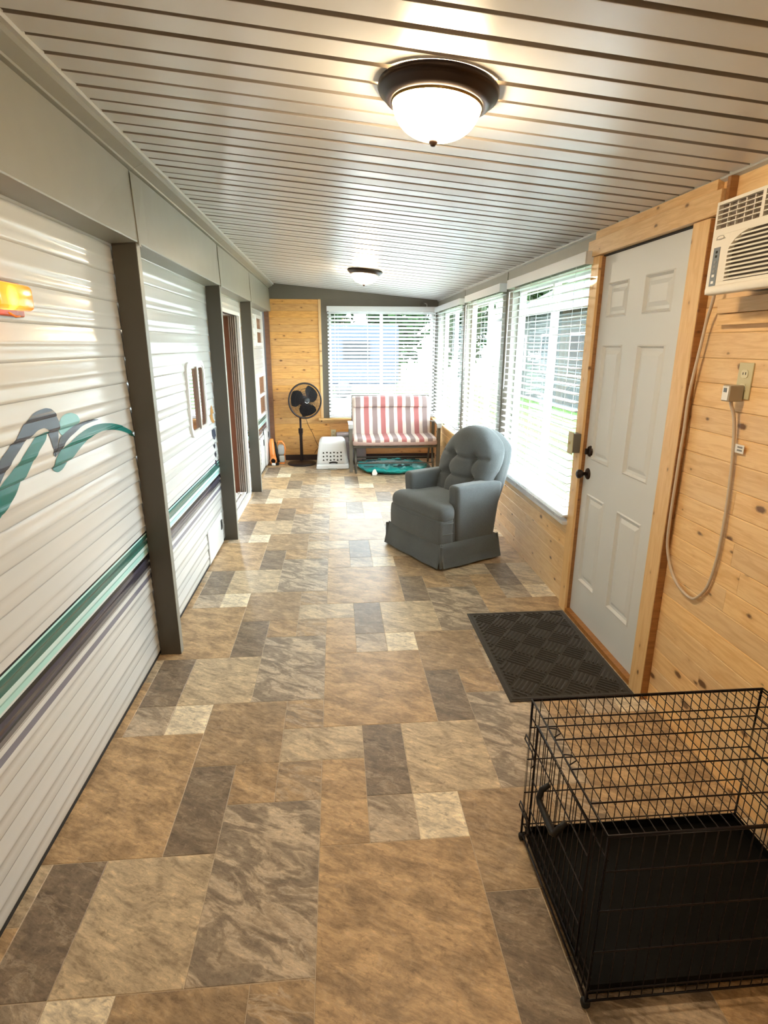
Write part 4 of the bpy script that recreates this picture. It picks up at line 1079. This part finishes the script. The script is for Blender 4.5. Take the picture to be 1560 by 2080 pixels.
# ================================================================== DOOR MAT
DM = empty('door_mat', (1.085, 2.69, 0), 0, 'charcoal ribbed door mat lying in front of the white door', 'mat')
mw, mh = 0.305, 0.455
MB().soft((0, 0, 0.003), (2 * mw, 2 * mh, 0.006), 0.0025, 2, rs=2).build('mat_backing', M['mat'], DM)
m = MB()
for a_, b_ in (((-mw + .012, -mh + .012), (mw - .012, -mh + .024)), ((-mw + .012, mh - .024), (mw - .012, mh - .012)), ((-mw + .012, -mh + .024), (-mw + .024, mh - .024)), ((mw - .024, -mh + .024), (mw - .012, mh - .024))):
    m.box((a_[0], a_[1], 0.0055), (b_[0], b_[1], 0.009), ch=0.0015)
m.build('mat_border', M['mat'], DM)
m = MB(); S = 0.112; lim_x, lim_y = mw - 0.035, mh - 0.035
ca, sa = math.cos(math.radians(52)), math.sin(math.radians(52))
for i in range(-9, 10):
    for j in range(-9, 10):
        cx, cy = (i + .5) * S, (j + .5) * S
        for k_ in range(5):
            o_ = (k_ - 2) * S / 5
            ends = [(cx - S / 2 * .93, cy + o_), (cx + S / 2 * .93, cy + o_)] if (i + j) % 2 else [(cx + o_, cy - S / 2 * .93), (cx + o_, cy + S / 2 * .93)]
            W_ = [(x * ca - y_ * sa, (x * sa + y_ * ca)) for x, y_ in ends]
            (xa_, ya_), (xb_, yb_) = W_
            # clip to the border
            t0, t1 = 0.0, 1.0
            for p_, q_ in ((-(xb_ - xa_), xa_ + lim_x), (xb_ - xa_, lim_x - xa_), (-(yb_ - ya_), ya_ + lim_y), (yb_ - ya_, lim_y - ya_)):
                if abs(p_) < 1e-9:
                    if q_ < 0: t1 = -1
                else:
                    r_ = q_ / p_
                    if p_ < 0: t0 = max(t0, r_)
                    else: t1 = min(t1, r_)
            if t1 - t0 < 0.12: continue
            A = Vector((xa_ + (xb_ - xa_) * t0, ya_ + (yb_ - ya_) * t0)); B = Vector((xa_ + (xb_ - xa_) * t1, ya_ + (yb_ - ya_) * t1))
            d = (B - A).normalized(); n_ = Vector((-d.y, d.x)); w_ = 0.0078
            v = [(*(A + n_ * w_), .0055), (*(B + n_ * w_), .0055), (*(B - n_ * w_), .0055), (*(A - n_ * w_), .0055),
                 (*(A + d * .004 + n_ * w_ * .45), 0.0135), (*(B - d * .004 + n_ * w_ * .45), 0.0135), (*(B - d * .004 - n_ * w_ * .35), .0135), (*(A + d * .004 - n_ * w_ * .35), .0135)]
            m.add(v, [(4, 7, 6, 5), (0, 1, 5, 4), (1, 2, 6, 5), (2, 3, 7, 6), (3, 0, 4, 7)])
rb = m.build('rib_pattern', M['mat'], DM); rb['kind'] = 'stuff'

# ================================================================== DOG CRATE
CX0, CX1, CY0, CY1, CH = 0.59, 1.352, 0.975, 1.49, 0.54
DC = empty('dog_crate', ((CX0 + CX1) / 2, (CY0 + CY1) / 2, 0), 0, 'black folding wire dog crate with black plastic tray', 'dog crate')
hx, hy = (CX1 - CX0) / 2, (CY1 - CY0) / 2
wm = M['black_wire']
def wires(parent, items, r=0.0014):
    cache = {}
    for a, b in items:
        a, b = Vector(a), Vector(b); L = round((b - a).length, 4); ax_ = 0 if abs(b.x - a.x) > 1e-6 else (1 if abs(b.y - a.y) > 1e-6 else 2)
        key = (L, ax_)
        if key in cache: inst(cache[key], parent, a)
        else:
            e = [0, 0, 0]; e[ax_] = (b - a)[ax_]
            cache[key] = MB().tube([(0, 0, 0), tuple(e)], r, 6, caps=False).build('wire', wm, parent, a)
def frame(name, pts, r=0.0026):
    return MB().tube(pts, r, 8, closed=True).build(name, wm, DC)
z0, z1 = 0.022, CH
NX = 26; xs = [-hx + 2 * hx * i / NX for i in range(1, NX)]
NY = 17; ysr = [-hy + 2 * hy * i / NY for i in range(1, NY)]
zl = [0.06, 0.19, 0.32, 0.44]
# top: wires along Y, cross wires along X
tp = frame('top_panel', [(-hx, -hy, z1), (hx, -hy, z1), (hx, hy, z1), (-hx, hy, z1)], 0.0034)
wires(tp, [((x, -hy, z1), (x, hy, z1)) for x in xs])
wires(tp, [((-hx, y_, z1 + 0.003), (hx, y_, z1 + 0.003)) for y_ in (-0.165, -0.05, 0.065, 0.16)], 0.0022)
for sy, nm in ((-1, 'side_panel'), (1, 'side_panel')):
    p = frame(nm, [(-hx, sy * hy, z0), (hx, sy * hy, z0), (hx, sy * hy, z1 - .004), (-hx, sy * hy, z1 - .004)], 0.0030)
    wires(p, [((x, sy * hy, z0), (x, sy * hy, z1 - .004)) for x in xs])
    wires(p, [((-hx, sy * hy - 0.003, z), (hx, sy * hy - 0.003, z)) for z in zl], 0.0022)
p = frame('end_panel', [(hx - .004, -hy, z0), (hx - .004, hy, z0), (hx - .004, hy, z1 - .006), (hx - .004, -hy, z1 - .006)], 0.0030)
wires(p, [((hx - .004, y_, z0), (hx - .004, y_, z1 - .006)) for y_ in ysr])
wires(p, [((hx - .007, -hy, z), (hx - .007, hy, z)) for z in zl], 0.0022)
p = frame('end_panel', [(-hx + .004, -hy, z0), (-hx + .004, hy, z0), (-hx + .004, hy, z1 - .006), (-hx + .004, -hy, z1 - .006)], 0.0030)
wires(p, [((-hx + .004, y_, z0), (-hx + .004, y_, z1 - .006)) for y_ in ysr if abs(y_) > 0.19])
wires(p, [((-hx + .007, -hy, z), (-hx + .007, hy, z)) for z in (0.06, 0.10, 0.47)], 0.0022)
dd0, dd1, dz0, dz1 = -0.19, 0.19, 0.085, 0.495
p = MB().tube([(-hx - .002, dd0, dz0), (-hx - .002, dd1, dz0), (-hx - .002, dd1, dz1), (-hx - .002, dd0, dz1)], 0.0032, 8, closed=True).build('crate_door', wm, DC)
wires(p, [((-hx - .002, dd0 + (dd1 - dd0) * i / 13, dz0), (-hx - .002, dd0 + (dd1 - dd0) * i / 13, dz1)) for i in range(1, 13)])
wires(p, [((-hx - .005, dd0, z), (-hx - .005, dd1, z)) for z in (0.19, 0.30, 0.41)], 0.0022)
for z in (0.15, 0.41):
    MB().tube([(-hx - .008, dd1 - 0.01, z), (-hx - .008, hy + 0.004, z), (-hx - .010, hy + 0.006, z - 0.018), (-hx - .008, dd1 + .01, z - 0.018), (-hx - 0.012, dd1 - .03, z - 0.03), (-hx - 0.02, dd1 - 0.02, z - 0.05)], 0.0026, 6).build('slide_bolt', wm, DC)
# plastic carry handle on the left end
MB().tube([(-hx - 0.004, 0.062, 0.395), (-hx - 0.026, 0.062, 0.378), (-hx - 0.034, 0.058, 0.355), (-hx - 0.034, 0.048, 0.345), (-hx - 0.034, 0.0, 0.342), (-hx - 0.034, -0.048, 0.338), (-hx - 0.032, -0.060, 0.345), (-hx - 0.024, -0.062, 0.362), (-hx - 0.004, -0.062, 0.385)], [.007, .009, .009, .009, .009, .009, .009, .009, .007], 10).build('carry_handle', M['black_plastic'], DC)
# loops on the top edge
for y_ in (0.09, -0.02):
    MB().tube([(-hx, y_ + .03, z1), (-hx + .022, y_ + .02, z1 + .004), (-hx + .026, y_, z1 + .004), (-hx, y_ - .012, z1)], 0.002, 5).build('hinge_loop', wm, DC)
for sx in (-1, 1):
    for sy in (-1, 1): MB().soft((sx * (hx - 0.004), sy * (hy - 0.004), 0.012), (0.022, 0.022, 0.024), 0.008, 2).build('corner_foot', M['black_plastic'], DC)
m = MB(); th = 0.003; a, b, zb, zt = hx - 0.012, hy - 0.012, 0.026, 0.058
m.box((-a, -b, zb), (a, b, zb + th)).box((-a, -b, zb + th), (-a + th, b, zt)).box((a - th, -b, zb + th), (a, b, zt)).box((-a + th, -b, zb + th), (a - th, -b + th, zt)).box((-a + th, b - th, zb + th), (a - th, b, zt))
m.build('tray', M['tray'], DC, label='black plastic floor tray')

# ================================================================== AIR CONDITIONER
AY1, AY0, AZ0, AZ1, AX = 1.955, 1.50, 1.765, 2.045, 1.25
AC = empty('air_conditioner', (AX, AY1, AZ0), -math.pi / 2, 'cream window air conditioner high on the pine wall by the door', 'air conditioner')
# local X = towards smaller world Y, local -Y = towards the room? (rotated -90: local +Y -> +X world)
W_, H_ = AY1 - AY0, AZ1 - AZ0
MB().box((0.012, 0.035, 0.012), (W_ - 0.012, XR - AX + 0.08, H_ - 0.012), ch=0.004).build('case', M['grey_plastic'], AC)
m = MB()
def fbox(x0_, z0_, x1_, z1_, y0_=0.0, y1_=0.012): m.box((x0_, y0_, z0_), (x1_, y1_, z1_))
# front fascia built around the openings
gv = (0.012, H_ - 0.082, W_ / 2 + 0.0, H_ - 0.012)   # left vent block
def grid_vent(x0_, x1_, z0_, z1_):
    pass
fr = MB()
fr.soft((W_ / 2, 0.03, H_ / 2), (W_, 0.02, H_), 0.009, 2, rs=2)
fr.build('back_shell', M['ac'], AC)
lx0 = 0.088; lz0, lz1 = 0.035, 0.178
strip = [(0.0, 0.0, W_, lz0), (0.0, lz0, lx0, lz1), (W_ - 0.02, lz0, W_, lz1), (0.0, lz1, W_, 0.198), (0.0, 0.198, 0.010, 0.270), (0.208, 0.198, 0.222, 0.270), (W_ - 0.012, 0.198, W_, 0.270), (0.0, 0.270, W_, H_)]
m = MB()
for (a, c_, b, d_) in strip: m.box((a, 0.0, c_), (b, 0.022, d_), ch=0.0008)
m.soft((W_ / 2, 0.012, 0.012), (W_, 0.036, 0.030), 0.012, 2)
m.build('front_fascia', M['ac'], AC)
MB().box((0.002, 0.016, 0.02), (W_ - 0.002, 0.0215, H_ - 0.01)).build('recess_back', M['ac_dark'], AC)
nl = 12; src = None
for i in range(nl):
    z = lz0 + 0.005 + (lz1 - lz0 - 0.006) * i / (nl - 1)
    cut = 0.0 if i < 8 else (i - 7) ** 1.6 * 0.0095
    mm = MB(); mm.add([(lx0 - 0.002 + cut, 0.000, -0.0028), (W_ - 0.015, 0.000, -0.0028), (W_ - 0.015, 0.0, 0.0022), (lx0 - 0.002 + cut, 0.0, 0.0022), (lx0 - 0.002 + cut, 0.015, 0.0065), (W_ - 0.015, 0.015, 0.0065)], [(0, 1, 2, 3), (3, 2, 5, 4), (0, 4, 5, 1), (0, 3, 4), (1, 5, 2)])
    mm.build('louver', M['ac'], AC, (0, 0, z))
# shoulder piece that rounds the upper left of the louvre opening
poly = [(lx0, lz1)] + [(lx0 + 0.0 + (0.0 if i == 0 else cutx), z_) for i, (cutx, z_) in enumerate([(0, 0.128), (0.009, 0.142), (0.026, 0.156), (0.052, 0.168), (0.092, 0.1778)])]
MB().prism([(a, b) for a, b in poly], 1, 0.0, 0.018).build('grille_shoulder', M['ac'], AC)
for x0_, x1_ in ((0.012, 0.206), (0.224, W_ - 0.014)):
    for i in range(1, 5): MB().box((x0_ - .002, 0.001, 0.198 + 0.072 * i / 5 - 0.0013), (x1_ + .002, 0.005, 0.198 + 0.072 * i / 5 + 0.0013)).build('vent_bar', M['ac'], AC)
    for i in range(1, 5): MB().box((x0_ + (x1_ - x0_) * i / 5 - 0.002, 0.008, 0.200), (x0_ + (x1_ - x0_) * i / 5 + 0.002, 0.016, 0.269)).build('vent_fin', M['ac'], AC)
cp = MB().box((0.018, -0.0012, 0.022), (0.050, 0.001, 0.142)).build('control_panel', M['ac_grey'], AC, label='grey control panel strip')
for i, z in enumerate((0.036, 0.056, 0.070, 0.084, 0.098)):
    MB().box((0.028, -0.0024, z - 0.004), (0.040, -0.0012, z + 0.004)).build('button', M['label'] if i < 2 else M['ink'], cp)
for z in (0.115, 0.128): MB().box((0.031, -0.0024, z - 0.0035), (0.039, -0.0012, z + 0.0035)).build('display', M['seal'], cp)
m = MB().tube([(0.042 + 0.018 * math.cos(t), -0.0008, 0.170 + 0.006 * math.sin(t)) for t in [i * math.pi / 12 for i in range(24)]], 0.0008, 4, closed=True).box((0.022, -0.001, 0.1645), (0.066, 0.0005, 0.1675)); m.build('logo_badge', simple('grey badge print', (0.36, 0.33, 0.29), 0.5), AC)
# shelf frame under it
sf = MB().box((XR - 0.040, 0.9, 1.712), (XR - 0.001, 2.085, 1.762), ch=0.002); s1 = sf.build('air_conditioner_shelf', M['pine_trim_y']); tag(s1, 'pine support board on the wall beneath the air conditioner', 'shelf')
MB().box((XR - 0.028, 0.9, 1.672), (XR - 0.001, 2.095, 1.711), ch=0.002).build('lower_board', M['pine_trim_y'], s1)

# ---- outlet, plug and cord
OUT = empty('wall_outlet', (XR, 1.925, 1.482), 0, 'ivory wall outlet with a plug in its lower socket, right of the door', 'outlet')
MB().box((-0.006, -0.036, -0.062), (0.0, 0.036, 0.062), ch=0.002).build('cover_plate', M['ivory'], OUT)
for z in (0.024, -0.024):
    so = MB().prism(rrect(-0.017, z - 0.014, 0.017, z + 0.014, 0.010), 0, -0.0085, -0.005).build('socket', simple('pale ivory', (0.72, 0.66, 0.46), 0.4), OUT)
    MB().box((-0.0092, -0.008, z - 0.003), (-0.0084, -0.005, z + 0.006)).box((-0.0092, 0.005, z - 0.003), (-0.0084, 0.008, z + 0.005)).build('slot', M['gap'], so)
PC = empty('power_cord', (XR, 1.93, 1.44), 0, 'beige power cord looping from the air conditioner down to its plug', 'cord')
def wp(y_, z, x=XR - 0.012): return (x - XR, y_ - 1.93, z - 1.44)
pg = MB().box((-0.062, -0.020, -0.028), (-0.010, 0.020, 0.028), ch=0.003).build('plug', simple('beige grey plug', (0.42, 0.36, 0.28), 0.5), PC)
MB().box((-0.064, -0.016, -0.024), (-0.0615, 0.016, 0.024)).build('plug_face', M['label'], pg)
MB().box((-0.0665, -0.007, 0.004), (-0.064, 0.007, 0.018)).build('test_button', M['ac_grey'], pg)
raw = [(2.09, 1.86, 1.37), (2.106, 1.772, 1.385), (2.146, 1.693, 1.398), (2.165, 1.604, 1.402), (2.182, 1.508, 1.403), (2.196, 1.398, 1.403), (2.193, 1.282, 1.403), (2.195, 1.187, 1.403), (2.196, 1.053, 1.403), (2.196, 0.88, 1.403), (2.193, 0.77, 1.408), (2.154, 0.68, 1.415), (2.089, 0.631, 1.418), (2.012, 0.617, 1.418), (1.968, 0.635, 1.418), (1.919, 0.701, 1.418), (1.895, 0.803, 1.418), (1.888, 0.921, 1.418), (1.890, 1.043, 1.418), (1.903, 1.206, 1.418), (1.918, 1.342, 1.410), (1.925, 1.395, 1.395), (1.93, 1.42, 1.39)]
def catmull(P_, n=4):
    out = []
    for i in range(len(P_) - 1):
        p0, p1, p2, p3 = [Vector(P_[max(0, min(len(P_) - 1, j))]) for j in (i - 1, i, i + 1, i + 2)]
        for k_ in range(n):
            t = k_ / n; out.append(tuple(0.5 * ((2 * p1) + (p2 - p0) * t + (2 * p0 - 5 * p1 + 4 * p2 - p3) * t * t + (3 * p1 - p0 - 3 * p2 + p3) * t ** 3)))
    out.append(tuple(P_[-1])); return out
MB().tube(catmull([wp(*q) for q in raw]), 0.0060, 8).build('cord_run', M['cord'], PC)
tg = MB().box((-0.014, 0.0, -0.015), (-0.012, -0.045, 0.015)).build('tag', M['label'], PC, (0.002, -0.028, -0.190))
MB().box((-0.0143, -0.012, 0.003), (-0.0139, -0.038, 0.009)).box((-0.0143, -0.012, -0.008), (-0.0139, -0.038, -0.002)).build('print', M['ink'], tg)

# switch box on the door casing
SB = empty('switch_box', (1.395, 3.166, 1.06), 0, 'ivory surface light switch box on the door casing beside the blind', 'light switch')
MB().box((-0.045, -0.032, -0.055), (0.0, 0.032, 0.055), ch=0.003).build('box', M['box_grey'], SB)
MB().box((-0.050, -0.035, -0.064), (-0.0455, 0.035, 0.064), ch=0.002).build('cover_plate', M['ivory'], SB)
MB().box((-0.060, -0.004, -0.008), (-0.050, 0.004, 0.008), ch=0.001).build('toggle', M['ivory'], SB)
# far outlet
o2 = empty('wall_outlet', (-0.045, YF, 0.375), 0, 'small ivory outlet low on the far pine wall above the litter box', 'outlet')
MB().box((-0.036, -0.006, -0.060), (0.036, 0.0, 0.060), ch=0.002).build('cover_plate', M['ivory'], o2)
for z in (0.024, -0.024): MB().box((-0.016, -0.0085, z - 0.012), (0.016, -0.006, z + 0.012), ch=0.001).build('socket', simple('dark ivory', (0.45, 0.40, 0.26), 0.4), o2)
# small hook/camera high in the far corner
hk = empty('wall_sensor', (1.215, YF, 2.125), 0, 'small dark sensor with a white tip high on the far grey wall', 'sensor')
MB().lathe([(0.0, -0.03), (0.03, -0.026), (0.036, 0.0)], 20, ax='y').build('housing', M['steel_dark'], hk)
MB().tube([(0.02, -0.03, 0.02), (0.045, -0.05, 0.012), (0.05, -0.045, -0.025)], 0.006, 8).build('arm', simple('pale sensor arm', (0.5, 0.5, 0.48), 0.4), hk)
# device with cable on the right ledge
dv = empty('small_adapter', (XR - 0.020, 7.35, 0.608), 0, 'small black adapter on the wooden ledge with its cable hanging down', 'adapter')
MB().box((-0.02, -0.03, 0.0), (0.02, 0.03, 0.022), ch=0.004).build('adapter_body', M['black_plastic'], dv)
MB().tube([(-0.02, 0.0, 0.01), (-0.05, 0.02, 0.004), (-0.066, 0.03, -0.05), (-0.058, 0.03, -0.16), (-0.05, 0.05, -0.30)], 0.003, 5).build('cable', M['black_plastic'], dv)

# ================================================================== OUTSIDE
g = MB().box((-40, -30, -0.5), (60, 80, -0.35)).build('ground', M['gravel']); tag(g, kind='structure')
g2 = MB().box((2.4, -30, -0.35), (60, 24, -0.34)).box((-40, 24, -0.35), (60, 80, -0.34)).build('lawn', M['grass']); tag(g2, 'green lawn beyond the windows', 'grass', kind='stuff')
HS = empty('house', (7.2, 20.0, -0.329), 0, 'grey neighbouring house seen through the right blinds', 'house')
MB().box((0, -4.5, 0), (7, 4.5, 2.9)).build('wall', M['house'], HS)
MB().prism([(-0.5, 2.9), (7.5, 2.9), (3.5, 4.9)], 1, -5, 5).build('roof', M['roof'], HS)
for yy in (-3, -0.5, 2.4):
    wn_ = MB().box((-0.04, yy - 0.6, 1.0), (0.0, yy + 0.6, 2.3)).build('window', M['trailer_white'], HS)
    MB().box((-0.05, yy - 0.52, 1.08), (-0.04, yy + 0.52, 2.22)).build('pane', M['dark_glass'], wn_)
MB().box((-0.05, 3.4, 0.1), (0, 4.2, 2.2)).build('door', M['dark_glass'], HS)
def tree(x, y_, h, r, label, seed):
    rg_ = random.Random(seed); t_ = empty('tree', (x, y_, -0.329), 0, label, 'tree', 'trees beyond the windows')
    MB().tube([(0, 0, 0), (0.05, 0.03, h * 0.3), (-0.05, 0.1, h * 0.6)], [0.2, 0.15, 0.08], 8).build('trunk', M['bark'], t_)
    m = MB()
    for q in range(1500):
        a = rg_.uniform(0, 2 * math.pi); u = rg_.uniform(-1, 1); rr = r * (0.55 + 0.45 * rg_.random()) * (1 + 0.2 * math.sin(3 * a))
        s_ = math.sqrt(1 - u * u); c_ = Vector((rr * s_ * math.cos(a), rr * s_ * math.sin(a), h * 0.55 + rr * u * (0.42 * h / r)))
        A = Vector((rg_.uniform(-1, 1), rg_.uniform(-1, 1), rg_.uniform(-1, 1))).normalized() * 0.30; B = A.cross(Vector((rg_.uniform(-1, 1), rg_.uniform(-1, 1), 1))).normalized() * 0.20
        m.add([c_ - A, c_ + B, c_ + A, c_ - B], [(0, 1, 2, 3)])
    f_ = m.build('foliage', M['leaves'], t_); f_['kind'] = 'stuff'
for q, (x, y_, h) in enumerate([(-8.5, 31.5, 6.5), (-4.6, 32, 7.5), (-0.6, 33.5, 8.0), (3.4, 32, 7.0), (7.4, 34, 8.0), (11.8, 33.0, 7.2)]):
    tree(x, y_, h, 1.75, ['leafy tree far behind the left end of the end window', 'leafy tree behind the left half of the end window', 'tall leafy tree behind the middle of the end window', 'leafy tree behind the right half of the end window', 'tall leafy tree at the right end of the end window', 'leafy tree beyond the house, seen through the right blinds'][q], q + 1)
PV = empty('parked_trailer', (1.2, 22, -0.35), 0, 'dark parked trailer seen through the end window blind', 'trailer')
MB().box((-3.5, 0, 0.5), (1.2, 2.4, 2.7), ch=0.15).build('trailer_body', simple('grey trailer paint', (0.03, 0.04, 0.055), 0.6, spec=0.05), PV)
for x in (-2.6, -0.4): MB().box((x - 0.5, -0.03, 1.4), (x + 0.5, 0.0, 2.1)).build('window', M['dark_glass'], PV)
for x in (-1.6, -0.9): MB().lathe([(0.0, -0.02), (0.3, -0.02), (0.32, 0.1), (0.32, 0.2), (0, 0.2)], 20, (x, 0, 0.33), 'y').build('wheel', M['seal'], PV)
